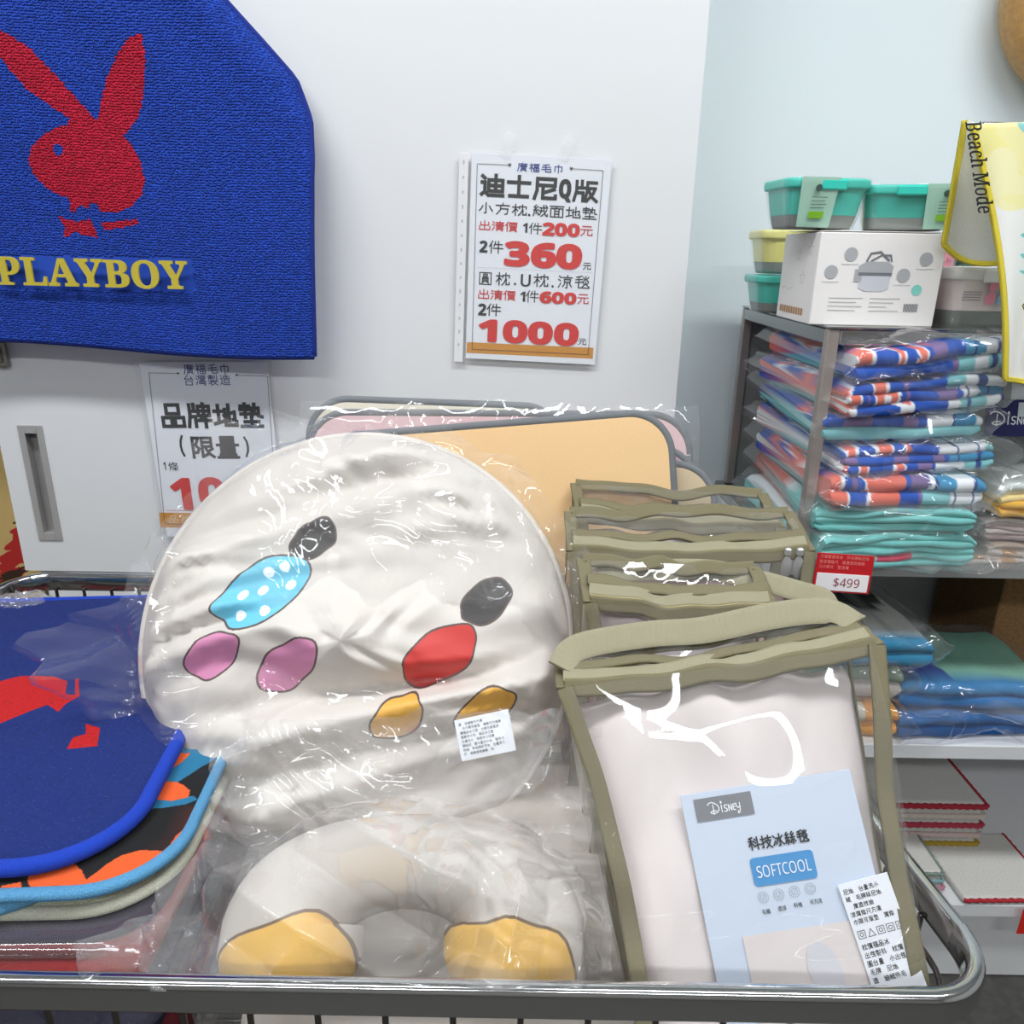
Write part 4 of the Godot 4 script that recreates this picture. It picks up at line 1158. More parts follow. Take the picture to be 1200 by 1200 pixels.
func make_zip_bags():
	# front bag
	var a := Vector3(0.0455, 0.9444, -0.5450); var b := Vector3(0.2905, 0.9881, -0.5450); var c := Vector3(0.1056, 0.7172, -0.3955); var d := Vector3(0.3198, 0.7108, -0.3955)
	var back := Vector3(0.0, -0.006, -0.066)
	var t := zip_bag("clear zipped bag with a pale blue card, foremost of the olive-bound bags", a, b, c, d, back, 0.016, 1.0, false)
	webbing(t, [a + back * 0.3 + Vector3(-0.002, 0.008, 0), a.lerp(b, 0.06) + back * 0.72 + Vector3(0, 0.013, 0), a.lerp(b, 0.3) + back * 0.85 + Vector3(0, 0.012, 0), a.lerp(b, 0.5) + back * 0.8 + Vector3(0, 0.010, 0), a.lerp(b, 0.75) + back * 0.85 + Vector3(0, 0.013, 0), a.lerp(b, 0.93) + back * 0.85 + Vector3(0, 0.010, 0), a.lerp(b, 0.99) + back * 0.5 + Vector3(0, 0.006, 0)], Vector3(0.02, 0.75, 0.65), 0.024)
	blanket("pale pinkish white blanket folded in the foremost zipped bag", a, b, c, d, 0.055, rgb(228, 218, 216), 1.0, 0.03, 0.95, 0.035)
	make_card()
	# the bags behind it
	var a1 := Vector3(0.0771, 0.9607, -0.6720); var b1 := Vector3(0.2527, 0.9550, -0.6720)
	var t1 := zip_bag("sagging clear zipped bag right behind the foremost bag, strap standing up", a1, b1, a1 + Vector3(0.01, -0.26, 0.06), b1 + Vector3(0.02, -0.26, 0.06), Vector3(-0.004, 0.022, -0.055), 0.006, 2.0, false)
	webbing(t1, [Vector3(0.0885, 0.9683, -0.7250), Vector3(0.1416, 0.9710, -0.7300), Vector3(0.2030, 0.9721, -0.7300), Vector3(0.2445, 0.9678, -0.7200), Vector3(0.2903, 0.9626, -0.7000), Vector3(0.3109, 0.9584, -0.6900), Vector3(0.3064, 0.9466, -0.6800), Vector3(0.2796, 0.9467, -0.6750)], Vector3(0.1, 0.6, 0.8))
	blanket("mauve and white blanket folded in the sagging zipped bag", a1, b1, a1 + Vector3(0.01, -0.26, 0.06), b1 + Vector3(0.02, -0.26, 0.06), 0.03, rgb(196, 184, 184), 2.0)
	var a2 := Vector3(0.0687, 0.9665, -0.7900); var b2 := Vector3(0.3283, 0.9714, -0.7900)
	zip_bag("clear zipped bag with two oval metal zip pulls", a2, b2, a2 + Vector3(0.0, -0.30, 0.08), b2 + Vector3(0.0, -0.30, 0.08), Vector3(0.0, 0.020, -0.075), 0.008, 3.0, true)
	blanket("dusty rose blanket folded in the bag with metal zip pulls", a2, b2, a2 + Vector3(0.0, -0.30, 0.08), b2 + Vector3(0.0, -0.30, 0.08), 0.05, rgb(206, 172, 168), 3.0, 0.06, 0.94, 0.10)
	var a3 := Vector3(0.0874, 0.9668, -0.9050); var b3 := Vector3(0.3354, 0.9578, -0.9050)
	zip_bag("clear zipped bag with olive binding, rearmost of the zipped bags", a3, b3, a3 + Vector3(0.0, -0.34, 0.08), b3 + Vector3(0.0, -0.34, 0.08), Vector3(-0.004, 0.022, -0.07), 0.006, 4.0, false)
	blanket("grey white blanket folded in the rearmost zipped bag", a3, b3, a3 + Vector3(0.0, -0.34, 0.08), b3 + Vector3(0.0, -0.34, 0.08), 0.045, rgb(200, 194, 190), 4.0, 0.05, 0.95, 0.05)

# the printed card and the care label in the front bag
func frame(o: Vector3, x: Vector3, y: Vector3) -> Transform3D:
	return Transform3D(Basis(x, y, x.cross(y)), o)

func make_card():
	var t := thing("insert_card", "pale blue printed card with grey logo corner and blue banner inside the front bag", "card", Vector3.ZERO)
	t.transform = frame(Vector3(0.1361, 0.8759, -0.5010), Vector3(0.9798, 0.1994, -0.0141), Vector3(-0.1792, 0.8450, -0.5038))
	var pen := Pen.new()
	var tl: Vector2 = Vector2(0.0000, 0.0000); var tr: Vector2 = Vector2(0.1330, 0.0000); var br: Vector2 = Vector2(0.1259, -0.1080); var bl: Vector2 = Vector2(-0.0031, -0.1360)
	var w := tr.x; var hgt := 0.235
	part("card_sheet", bevel_box(Vector3(w, hgt, 0.0008), 0.0002), plain(rgb(206, 217, 234), 0.55), t, Vector3(w * 0.5, -hgt * 0.5, -0.0006))
	var u := 0.0006
	# picture field of the card: a cream blanket lower right
	pen.rect(Vector2(0.0254, -0.1059), Vector2(w - 0.0005, -hgt + 0.001), u)
	part("cream_field", pen.mesh(), plain(rgb(226, 217, 214), 0.6), t)
	pen = Pen.new()
	pen.disc(Vector2(0.0803, -0.1362), Vector2(0.012, 0.02), u * 2.0, 0.2)
	part("pale_spot", pen.mesh(), plain(rgb(214, 212, 218), 0.6), t)
	pen = Pen.new()
	var g0: Vector2 = Vector2(0.0095, -0.0044); var g1: Vector2 = Vector2(0.0541, -0.0193)
	pen.rect(g0, g1 + Vector2(0, -0.002), u)
	part("grey_logo_field", pen.mesh(), plain(rgb(128, 130, 136), 0.6), t)
	pen = Pen.new()
	brand_script(pen, Vector2(0.0193, -0.0074), Vector2(0.0441, -0.0174), u * 2.0)
	part("logo_lettering", pen.mesh(), plain(rgb(244, 246, 250), 0.6), t)
	pen = Pen.new()
	write(pen, "科技冰絲毯", Vector2(0.0442, -0.0378), Vector2(0.0902, -0.0474), 0.0011, 0.06, u)
	var row: Vector2 = Vector2(0.0454, -0.0912)
	var n0: Vector2 = Vector2(0.0435, -0.0895)
	var step: Vector2 = (Vector2(0.0802, -0.0876) - n0) / 3.0
	var names := ["毛福", "造涼", "科毯", "可方洗"]
	for k in 4:
		var o: Vector2 = n0 + step * k
		write(pen, names[k], o, o + Vector2(0.0064 if k < 3 else 0.0092, -0.0036), 0.0003, 0.06, u)
	part("lettering", pen.mesh(), mats.ink, t)
	pen = Pen.new()
	for k in 4:
		var o: Vector2 = Vector2(0.0469, -0.0812) + (Vector2(0.0827, -0.0801) - Vector2(0.0469, -0.0812)) / 3.0 * k
		pen.ring(o, 0.0039, 0.00035, u)
		pen.ring(o, 0.0022, 0.0003, u)
		pen.line(o + Vector2(-0.001, -0.002), o + Vector2(0.0012, 0.0018), 0.0003, u)
	part("round_icons", pen.mesh(), plain(rgb(150, 160, 160), 0.6), t)
	pen = Pen.new()
	var p0: Vector2 = Vector2(0.0424, -0.0528); var p1: Vector2 = Vector2(0.0906, -0.0677)
	var mid := (p0 + p1) * 0.5 ; var pts := PackedVector2Array()
	p1.y = p0.y - 0.0205
	mid = (p0 + p1) * 0.5
	for q in rounded_ring(p1.x - p0.x, p0.y - p1.y, 0.003, 5):
		pts.append(mid + q)
	pen.poly(pts, u)
	part("blue_banner", pen.mesh(), plain(rgb(66, 146, 206), 0.6), t)
	var e := Vector2(0.0036, -0.006)
	part("banner_lettering", letters("SOFTCOOL", p0 + e, p1 - e, u * 2.0, "Droid Sans", false), plain(rgb(240, 246, 252), 0.6), t)
	# care label
	var l0: Vector2 = Vector2(0.1028, -0.0801); var l1: Vector2 = Vector2(0.1409, -0.0761); var l2: Vector2 = Vector2(0.0970, -0.1432)
	var lab := thing("care_label", "white paper care label with rows of black print on the front bag", "label", Vector3.ZERO)
	var lx := (l1 - l0).normalized()
	var ly := Vector2(-lx.y, lx.x)
	var base := t.transform
	lab.transform = base * Transform3D(Basis(Vector3(lx.x, lx.y, 0), Vector3(ly.x, ly.y, 0), Vector3(0, 0, 1)), Vector3(l0.x, l0.y, 0.0022))
	var lw := (l1 - l0).length(); var lh := 0.1
	part("paper", bevel_box(Vector3(lw, lh, 0.0006), 0.0002), mats.paper, lab, Vector3(lw * 0.5, -lh * 0.5, 0))
	pen = Pen.new()
	var m := lw * 0.06
	fine_print(pen, Vector2(m, -0.004), Vector2(lw - m, -0.031), 5, 2, 0.0005)
	fine_print(pen, Vector2(m, -0.043), Vector2(lw - m, -0.072), 5, 6, 0.0005)
	fine_print(pen, Vector2(m, -0.080), Vector2(lw - m, -0.098), 3, 4, 0.0005)
	for k in 5:
		var o := Vector2(m + lw * 0.19 * k + 0.003, -0.0365)
		var s := 0.0026
		if k == 1:
			pen.path(PackedVector2Array([o + Vector2(-s, -s), o + Vector2(0, s), o + Vector2(s, -s), o + Vector2(-s, -s)]), 0.0004, 0.0005)
		else:
			pen.path(PackedVector2Array([o + Vector2(-s, s), o + Vector2(-s, -s), o + Vector2(s, -s), o + Vector2(s, s), o + Vector2(-s, s)]), 0.0004, 0.0005)
			pen.ring(o, s * 0.5, 0.0004, 0.0005)
	part("print", pen.mesh(), mats.ink, lab)

# the looping signature lettering of the maker
func brand_script(pen: Pen, a: Vector2, b: Vector2, z: float):
	var w := b.x - a.x; var h := a.y - b.y
	var th := h * 0.075
	var put := func(strokes: String, x: float, y: float, sx: float, sy: float): pen.glyph(strokes, Vector2(a.x + w * x, a.y - h * y), Vector2(w * sx, h * sy), th, z)
	put.call("0.2 2.4 1.4 1.2 3.4 0.8 6 1.6 8.4 3.4 9.4 5.4 9 7.2 7.4 8.6 5 9.2 2.6 9 1.8 8.2 2.8 7.4 5 7.2 7 7.4|4.6 2.6 4.4 9.8", 0.0, 0.0, 0.36, 1.0)
	put.call("5 3.2 5 9|5 0.2 6.4 0.8 5.6 1.8 4.4 1 5 0.2", 0.36, 0.08, 0.12, 0.9)
	put.call("9 1.4 5 0.6 1.8 2 2.6 4.4 7 5.4 8.4 7.4 5.6 9.2 1.2 8.4", 0.48, 0.36, 0.13, 0.58)
	put.call("1.4 9.2 1.4 1.2 8.4 9 8.4 0.8", 0.62, 0.36, 0.13, 0.56)
	put.call("8.6 1 3 1.4 1.4 5 3 8.8 8.6 9|1.6 4.8 7.6 4.6", 0.755, 0.36, 0.11, 0.56)
	put.call("0.8 0.6 1 3.4 4 4.8 8 3.6|8.6 0.4 8.4 5 6.6 9 3.6 9.8 2.4 8.6 4.2 7.4", 0.87, 0.36, 0.14, 0.8)

# ------------------------------------------------------------------ the blue mat hanging in front of the cabinet
func make_hanging_mat():
	var t := thing("hanging_bath_mat", "royal blue terry mat with red rabbit emblem and yellow lettering hanging before the cabinet", "floor mat", Vector3(-0.64, 1.13, -1.19))
	var px := 1024.0
	var im := Image.create(1024, 1024, false, Image.FORMAT_RGB8)
	im.fill(rgb(34, 74, 180))
	var red := rgb(194, 26, 58)
	var org := Vector2(-0.98, 1.75)      # top left of the picture, on the mat's own plane
	var span := 0.72
	var sets := [
		[[Vector2(-0.7935, 1.5803), Vector2(-0.7478, 1.5670), Vector2(-0.7102, 1.5523), Vector2(-0.6942, 1.5465), Vector2(-0.6685, 1.5305), Vector2(-0.6381, 1.4975), Vector2(-0.6168, 1.4712), Vector2(-0.5921, 1.4422), Vector2(-0.5820, 1.4717), Vector2(-0.5687, 1.5015), Vector2(-0.5508, 1.5272), Vector2(-0.5318, 1.5454), Vector2(-0.5139, 1.5511), Vector2(-0.5131, 1.5206), Vector2(-0.5225, 1.4764), Vector2(-0.5345, 1.4499), Vector2(-0.5517, 1.4299), Vector2(-0.5592, 1.4248), Vector2(-0.5484, 1.4115), Vector2(-0.5400, 1.3922), Vector2(-0.5364, 1.3686), Vector2(-0.5427, 1.3486), Vector2(-0.5580, 1.3322), Vector2(-0.5810, 1.3237), Vector2(-0.6050, 1.3233), Vector2(-0.6098, 1.3346), Vector2(-0.6185, 1.3345), Vector2(-0.6242, 1.3263), Vector2(-0.6343, 1.3310), Vector2(-0.6440, 1.3227), Vector2(-0.6515, 1.3246), Vector2(-0.6474, 1.3308), Vector2(-0.6487, 1.3413), Vector2(-0.6612, 1.3447), Vector2(-0.6782, 1.3536), Vector2(-0.6929, 1.3701), Vector2(-0.6975, 1.3897), Vector2(-0.6875, 1.4093), Vector2(-0.6631, 1.4270), Vector2(-0.6333, 1.4378), Vector2(-0.6283, 1.4447), Vector2(-0.6493, 1.4572), Vector2(-0.6791, 1.4777), Vector2(-0.6992, 1.5032), Vector2(-0.7155, 1.5254), Vector2(-0.7516, 1.5492), Vector2(-0.7967, 1.5662)], red],
		[[Vector2(-0.6577, 1.4090), Vector2(-0.6508, 1.4122), Vector2(-0.6451, 1.4084), Vector2(-0.6457, 1.3999), Vector2(-0.6533, 1.3951), Vector2(-0.6585, 1.3997)], rgb(34, 74, 180)],
		[[Vector2(-0.6695, 1.3166), Vector2(-0.6454, 1.3088), Vector2(-0.6220, 1.3129), Vector2(-0.6192, 1.3027), Vector2(-0.6173, 1.2870), Vector2(-0.6378, 1.2908), Vector2(-0.6485, 1.2956), Vector2(-0.6661, 1.2853), Vector2(-0.6625, 1.3011)], red],
		[[Vector2(-0.6073, 1.3086), Vector2(-0.5829, 1.3106), Vector2(-0.5535, 1.3144), Vector2(-0.5545, 1.3070), Vector2(-0.5844, 1.3008), Vector2(-0.6049, 1.2988)], red],
	]
	for s in sets:
		var pts := PackedVector2Array()
		for p in s[0]:
			pts.append(Vector2(p.x - org.x, org.y - p.y) / span * px)
		fill_poly(im, pts, s[1])
	var m := plain(Color.WHITE, 0.95)
	m.albedo_texture = texture(im)
	m.heightmap_enabled = false
	m.detail_enabled = false
	m.normal_enabled = true
	m.normal_scale = 1.0
	var nt := noise_tex(0.11, FastNoiseLite.TYPE_CELLULAR, 512, 0.0, 1.0, 17)
	nt.as_normal_map = true
	nt.bump_strength = 10.0
	m.normal_texture = nt
	m.uv1_scale = Vector3.ONE
	# outline: right edge leans back to the left at the top, where the mat is folded over its rail
	var edge := [[1.80, -0.62], [1.70, -0.52], [1.62, -0.43], [1.593, -0.403], [1.545, -0.357], [1.503, -0.318], [1.45, -0.298], [1.40, -0.295], [1.30, -0.300], [1.20, -0.304], [1.10, -0.309]]
	var right := func(y: float) -> float:
		for k in edge.size() - 1:
			if y >= edge[k + 1][0]:
				return lerpf(edge[k + 1][1], edge[k][1], clampf((y - edge[k + 1][0]) / (edge[k][0] - edge[k + 1][0]), 0.0, 1.0))
		return -0.309
	var shape := func(s: float, q: float) -> Vector3:
		var y0 := 1.133 + 0.008 * sin(s * 5.0 + 0.6) - 0.006 * s
		var y := lerpf(1.74, y0, q)
		var xr: float = right.call(y)
		var x := lerpf(-0.95, xr, s)
		var back := 0.03 * pow(clampf((x - xr + 0.07) / 0.07, 0.0, 1.0), 3.0) * smoothstep(1.36, 1.5, y)
		var z := 0.006 * sin(s * 6.0 + q * 2.0) + 0.004 * hills.get_noise_2d(s * 3.0, q * 3.0) - back
		return Vector3(x + 0.64, y - 1.13, z)
	var body := slab_grid(110, 110, shape, 0.011)
	var arr := body.surface_get_arrays(0)
	var uv := PackedVector2Array()
	var vv: PackedVector3Array = arr[Mesh.ARRAY_VERTEX]
	for k in vv.size():
		uv.append(Vector2(vv[k].x - 0.64 - org.x, org.y - (vv[k].y + 1.13)) / span)
		# terry loops stand up from the ground weave
		var nn: Vector3 = arr[Mesh.ARRAY_NORMAL][k]
	arr[Mesh.ARRAY_TEX_UV] = uv
	arr[Mesh.ARRAY_VERTEX] = vv
	var pile := ArrayMesh.new()
	pile.add_surface_from_arrays(Mesh.PRIMITIVE_TRIANGLES, arr)
	m.normal_enabled = false
	part("terry_pile", pile, m, t)
	var hem := PackedVector3Array()
	for k in 40:
		hem.append(shape.call(k / 39.0, 1.0) + Vector3(0, 0, -0.005))
	var hem_mat := cloth(rgb(24, 52, 150), 0.03, 60.0, mats.speck, mats.weave)
	part("hem", tube(hem, 0.0055, 8), hem_mat, t)
	hem = PackedVector3Array()
	for k in 60:
		hem.append(shape.call(1.0, k / 59.0) + Vector3(0, 0, -0.005))
	part("hem", tube(hem, 0.0055, 8), hem_mat, t)
	# the loops of the pile: short tufts set in rows over the front
	var tuft := SphereMesh.new()
	tuft.radius = 0.0021; tuft.height = 0.0042; tuft.radial_segments = 5; tuft.rings = 2
	var mm := MultiMesh.new()
	mm.transform_format = MultiMesh.TRANSFORM_3D
	mm.use_colors = true
	mm.mesh = tuft
	var where := []
	var cols := []
	var gap_a: Vector2 = Vector2(-0.7854, 1.2625); var gap_b: Vector2 = Vector2(-0.4793, 1.2142)
	for j in 176:
		for i in 190:
			var s: float = (i + 0.5 + 0.5 * (j % 2)) / 190.5; var q := (j + 0.5) / 176.0
			var jit := hills.get_noise_2d(i * 3.7, j * 5.3)
			var p: Vector3 = shape.call(clampf(s + jit * 0.002, 0.0, 1.0), clampf(q + 0.002 * hills.get_noise_2d(i * 2.9 + 40.0, j * 4.1), 0.0, 1.0))
			var w := Vector2(p.x - 0.64, p.y + 1.13)
			if w.x < -0.83:
				continue
			if w.x > gap_a.x and w.x < gap_b.x and w.y < gap_a.y and w.y > gap_b.y:
				continue
			var cc := im.get_pixel(clampi(int((w.x - org.x) / span * px), 0, 1023), clampi(int((org.y - w.y) / span * px), 0, 1023))
			var f := 0.93 + 0.16 * hills.get_noise_2d(i * 7.1 + 3.0, j * 8.7)
			where.append(Transform3D(Basis.from_euler(Vector3(jit, jit * 2.0, jit * 3.0)).scaled(Vector3(1.15, 0.85, 0.7)), p + Vector3(0, 0, 0.0004)))
			cols.append((cc * f).srgb_to_linear())
	mm.instance_count = where.size()
	for k in where.size():
		mm.set_instance_transform(k, where[k])
		mm.set_instance_color(k, cols[k])
	var tm := plain(Color.WHITE, 0.95)
	tm.vertex_color_use_as_albedo = true
	var loops := MultiMeshInstance3D.new()
	loops.name = "terry_loops"
	loops.multimesh = mm
	loops.material_override = tm
	loops.set_meta("kind", "stuff")
	t.add_child(loops)
	var l0: Vector2 = Vector2(-0.7649, 1.2586); var l1: Vector2 = Vector2(-0.4834, 1.2180)
	var word := part("lettering", letters("PLAYBOY", Vector2(l0.x + 0.64, l0.y - 1.13), Vector2(l1.x + 0.64, l1.y - 1.13), 0.010, "Droid Serif", true, 0.0006, 0.003), cloth(rgb(226, 206, 74), 0.02, 80.0, mats.speck, mats.weave), t, Vector3.ZERO, "raised yellow embroidered lettering")
	word.rotation.z = -0.008
	# rail and clips holding it
	part("rail", tube(PackedVector3Array([Vector3(-0.34, 0.62, -0.02), Vector3(0.05, 0.62, -0.02)]), 0.006), mats.steel, t)
	for x in [-0.2, -0.02]:
		part("clip", bevel_box(Vector3(0.03, 0.05, 0.03), 0.003), mats.steel, t, Vector3(x, 0.6, -0.006))
	for x in [-0.3, 0.04]:
		part("bracket", bevel_box(Vector3(0.012, 0.012, 0.05), 0.002), mats.steel, t, Vector3(x, 0.62, -0.044))

# ------------------------------------------------------------------ price signs
func heart(pen: Pen, c: Vector2, r: float, z: float):
	pen.poly(PackedVector2Array([c + Vector2(0, -r), c + Vector2(r, 0.3 * r), c + Vector2(0.5 * r, r), c + Vector2(0, 0.4 * r), c + Vector2(-0.5 * r, r), c + Vector2(-r, 0.3 * r)]), z)

func make_signs():
	var t := thing("price_sign", "white price sign with red figures 360 and 1000 taped to the cabinet in a sleeve", "sign", Vector3(0.0303, 1.2623, -1.2520))
	t.rotation.z = -0.0338
	var u := 0.0008
	part("paper", bevel_box(Vector3(0.209, 0.303, 0.0008), 0.0002), mats.paper, t)
	var pen := Pen.new()
	write(pen, "廣福毛巾", Vector2(-0.0359, 0.1408), Vector2(0.0333, 0.1289), 0.0014, 0.14, u)
	part("blue_lettering", pen.mesh(), mats.ink_blue, t)
	pen = Pen.new()
	write(pen, "迪士尼", Vector2(-0.0900, 0.1228), Vector2(0.0260, 0.0913), 0.0052, 0.10, u)
	write(pen, "版", Vector2(0.0500, 0.1212), Vector2(0.0876, 0.0914), 0.0046, 0.0, u)
	write(pen, "小方枕", Vector2(-0.0917, 0.0836), Vector2(-0.0182, 0.0669), 0.0018, 0.10, u)
	write(pen, "絨面地墊", Vector2(-0.0092, 0.0843), Vector2(0.0888, 0.0669), 0.0018, 0.08, u)
	for p in [Vector2(-0.0145, 0.0688), Vector2(-0.0307, -0.0327), Vector2(0.0282, -0.0334)]:
		pen.disc(p, Vector2(0.0018, 0.0018), u)
	write(pen, "件", Vector2(-0.0136, 0.0583), Vector2(0.0067, 0.0415), 0.0015, 0.0, u)
	write(pen, "件", Vector2(-0.0739, 0.0294), Vector2(-0.0514, 0.0104), 0.0018, 0.0, u)
	write(pen, "元", Vector2(0.0727, 0.0051), Vector2(0.0861, -0.0064), 0.0011, 0.0, u)
	write(pen, "圓", Vector2(-0.0880, -0.0171), Vector2(-0.0667, -0.0363), 0.0015, 0.0, u)
	write(pen, "枕", Vector2(-0.0611, -0.0163), Vector2(-0.0389, -0.0362), 0.0018, 0.0, u)
	write(pen, "枕", Vector2(-0.0020, -0.0152), Vector2(0.0212, -0.0356), 0.0018, 0.0, u)
	write(pen, "涼", Vector2(0.0360, -0.0157), Vector2(0.0588, -0.0356), 0.0018, 0.0, u)
	write(pen, "毯", Vector2(0.0624, -0.0150), Vector2(0.0860, -0.0355), 0.0017, 0.0, u)
	write(pen, "件", Vector2(-0.0127, -0.0411), Vector2(0.0081, -0.0594), 0.0015, 0.0, u)
	write(pen, "件", Vector2(-0.0733, -0.0642), Vector2(-0.0506, -0.0833), 0.0018, 0.0, u)
	write(pen, "元", Vector2(0.0743, -0.1103), Vector2(0.0881, -0.1213), 0.0011, 0.0, u)
	part("black_lettering", pen.mesh(), mats.ink, t)
	for l in [["1", Vector2(-0.0230, 0.0572), Vector2(-0.0159, 0.0434), 0.0001], ["2", Vector2(-0.0884, 0.0287), Vector2(-0.0757, 0.0113), 0.0004], ["1", Vector2(-0.0217, -0.0434), Vector2(-0.0137, -0.0586), 0.0001], ["2", Vector2(-0.0869, -0.0649), Vector2(-0.0739, -0.0832), 0.0004], ["U", Vector2(-0.0221, -0.0174), Vector2(-0.0066, -0.0358), 0.0004], ["Q", Vector2(0.0283, 0.1218), Vector2(0.0474, 0.0894), 0.0012]]:
		part("black_figure", letters(l[0], l[1], l[2], u, "Droid Sans", l[0] != "U", l[3]), mats.ink, t)
	pen = Pen.new()
	write(pen, "出清價", Vector2(-0.0908, 0.0577), Vector2(-0.0311, 0.0435), 0.0017, 0.08, u)
	write(pen, "元", Vector2(0.0649, 0.0587), Vector2(0.0846, 0.0424), 0.0016, 0.0, u)
	write(pen, "出清價", Vector2(-0.0884, -0.0430), Vector2(-0.0290, -0.0582), 0.0017, 0.08, u)
	write(pen, "元", Vector2(0.0680, -0.0414), Vector2(0.0866, -0.0586), 0.0016, 0.0, u)
	part("red_lettering", pen.mesh(), plain(rgb(204, 52, 56), 0.6), t)
	for l in [["200", Vector2(0.0068, 0.0599), Vector2(0.0644, 0.0408), 0.0009], ["360", Vector2(-0.0498, 0.0306), Vector2(0.0708, -0.0072), 0.0021], ["600", Vector2(0.0090, -0.0412), Vector2(0.0668, -0.0596), 0.0009], ["1000", Vector2(-0.0855, -0.0876), Vector2(0.0747, -0.1239), 0.0019]]:
		part("red_figure", letters(l[0], l[1], l[2], u * 1.5, "Droid Sans", true, l[3]), mats.ink_red, t)
	pen = Pen.new()
	pen.path(PackedVector2Array([Vector2(-0.0499, 0.1367), Vector2(-0.0958, 0.1361), Vector2(-0.0943, -0.1365), Vector2(0.0922, -0.1354), Vector2(0.0924, 0.1361), Vector2(0.0476, 0.1364)]), 0.0007, u * 1.6)
	heart(pen, Vector2(-0.0474, 0.1368), 0.0026, u * 1.6)
	heart(pen, Vector2(0.0448, 0.1363), 0.0026, u * 1.6)
	part("border_line", pen.mesh(), plain(rgb(66, 50, 46), 0.6), t)
	pen = Pen.new()
	pen.line(Vector2(-0.0899, -0.0110), Vector2(0.0890, -0.0100), 0.0003, u)
	part("divider_line", pen.mesh(), plain(rgb(180, 188, 200), 0.6), t)
	pen = Pen.new()
	pen.poly(PackedVector2Array([Vector2(-0.1029, -0.1258), Vector2(0.1000, -0.1246), Vector2(0.1004, -0.1419), Vector2(-0.1034, -0.1428)]), 0.0006)
	part("ochre_band", pen.mesh(), mats.ochre, t)
	sleeve(t, 0.214, 0.312, true)
	# the second sign, half hidden by the round cushion
	t = thing("price_sign", "white price sign with one large black line and red figures behind the round cushion", "sign", Vector3(-0.5011, 0.9502, -1.2520))
	t.rotation.z = 0.0209
	part("paper", bevel_box(Vector3(0.208, 0.302, 0.0008), 0.0002), mats.paper, t)
	pen = Pen.new()
	write(pen, "廣福毛巾", Vector2(-0.0329, 0.1477), Vector2(0.0421, 0.1312), 0.0014, 0.14, u)
	write(pen, "台灣製造", Vector2(-0.0354, 0.1304), Vector2(0.0410, 0.1129), 0.0014, 0.14, u)
	part("blue_lettering", pen.mesh(), mats.ink_blue, t)
	pen = Pen.new()
	write(pen, "品牌地墊", Vector2(-0.0810, 0.0835), Vector2(0.0881, 0.0429), 0.0060, 0.10, u)
	write(pen, "限量", Vector2(-0.0386, 0.0282), Vector2(0.0421, -0.0097), 0.0050, 0.08, u)
	write(pen, "（", Vector2(-0.0633, 0.0294), Vector2(-0.0468, -0.0059), 0.0036, 0.0, u)
	write(pen, "）", Vector2(0.0470, 0.0268), Vector2(0.0654, -0.0074), 0.0036, 0.0, u)
	write(pen, "條", Vector2(-0.0815, -0.0159), Vector2(-0.0650, -0.0321), 0.0012, 0.0, u)
	part("black_lettering", pen.mesh(), mats.ink, t)
	part("black_figure", letters("1", Vector2(-0.0901, -0.0158), Vector2(-0.0862, -0.0302), u), mats.ink, t)
	part("red_figure", letters("100", Vector2(-0.0846, -0.0425), Vector2(0.0593, -0.1011), u * 1.5, "Droid Sans", true, 0.0018), mats.ink_red, t)
	pen = Pen.new()
	pen.line(Vector2(-0.0970, -0.1022), Vector2(0.0573, -0.1057), 0.0006, u)
	part("red_line", pen.mesh(), mats.ink_red, t)
	pen = Pen.new()
	pen.path(PackedVector2Array([Vector2(-0.0451, 0.1329), Vector2(-0.0900, 0.1339), Vector2(-0.1030, -0.1266), Vector2(0.0723, -0.1308), Vector2(0.0973, -0.0051), Vector2(0.1024, 0.1277), Vector2(0.0552, 0.1295)]), 0.0007, u * 1.6)
	heart(pen, Vector2(-0.0426, 0.1326), 0.0022, u * 1.6)
	heart(pen, Vector2(0.0525, 0.1295), 0.0022, u * 1.6)
	part("border_line", pen.mesh(), plain(rgb(66, 50, 46), 0.6), t)
	pen = Pen.new()
	pen.poly(PackedVector2Array([Vector2(-0.1103, -0.1062), Vector2(0.0746, -0.1089), Vector2(0.0729, -0.1359), Vector2(-0.1118, -0.1335)]), 0.0006)
	part("ochre_band", pen.mesh(), mats.ochre, t)
	pen = Pen.new()
	write(pen, "品版造", Vector2(-0.0957, -0.1116), Vector2(-0.0339, -0.1249), 0.0009, 0.25, u * 1.3)
	part("pale_lettering", pen.mesh(), plain(rgb(246, 222, 180), 0.6), t)
	sleeve(t, 0.224, 0.314, false)

func sleeve(t: Node3D, w: float, h: float, strip: bool):
	part("clear_sleeve", grid(20, 28, func(s, q): return Vector3((s - 0.5) * w, (0.5 - q) * h, 0.0022 + 0.0006 * hills.get_noise_2d(s * 4.0, q * 5.0))), film(0.05, 0.12), t)
	if not strip:
		return
	var m := plain(rgb(236, 236, 238), 0.35)
	part("punched_strip", bevel_box(Vector3(0.014, h * 0.985, 0.0006), 0.0002), m, t, Vector3(-w * 0.5 - 0.009, -0.004, 0.0006))
	var pen := Pen.new()
	for k in 14:
		pen.disc(Vector2(-w * 0.5 - 0.009, h * 0.44 - k * h * 0.066), Vector2(0.0014, 0.0024 if k % 3 else 0.0034), 0.0012)
	part("punched_holes", pen.mesh(), plain(rgb(196, 198, 202), 0.6), t)
	for x in [-0.052, 0.036]:
		var tape := part("tape", grid(4, 6, func(s, q): return Vector3((s - 0.5) * 0.016, (0.5 - q) * 0.036, 0.0003)), film(0.22, 0.2), t, Vector3(x, h * 0.5 + 0.008, 0.002))
		tape.rotation.z = -0.25

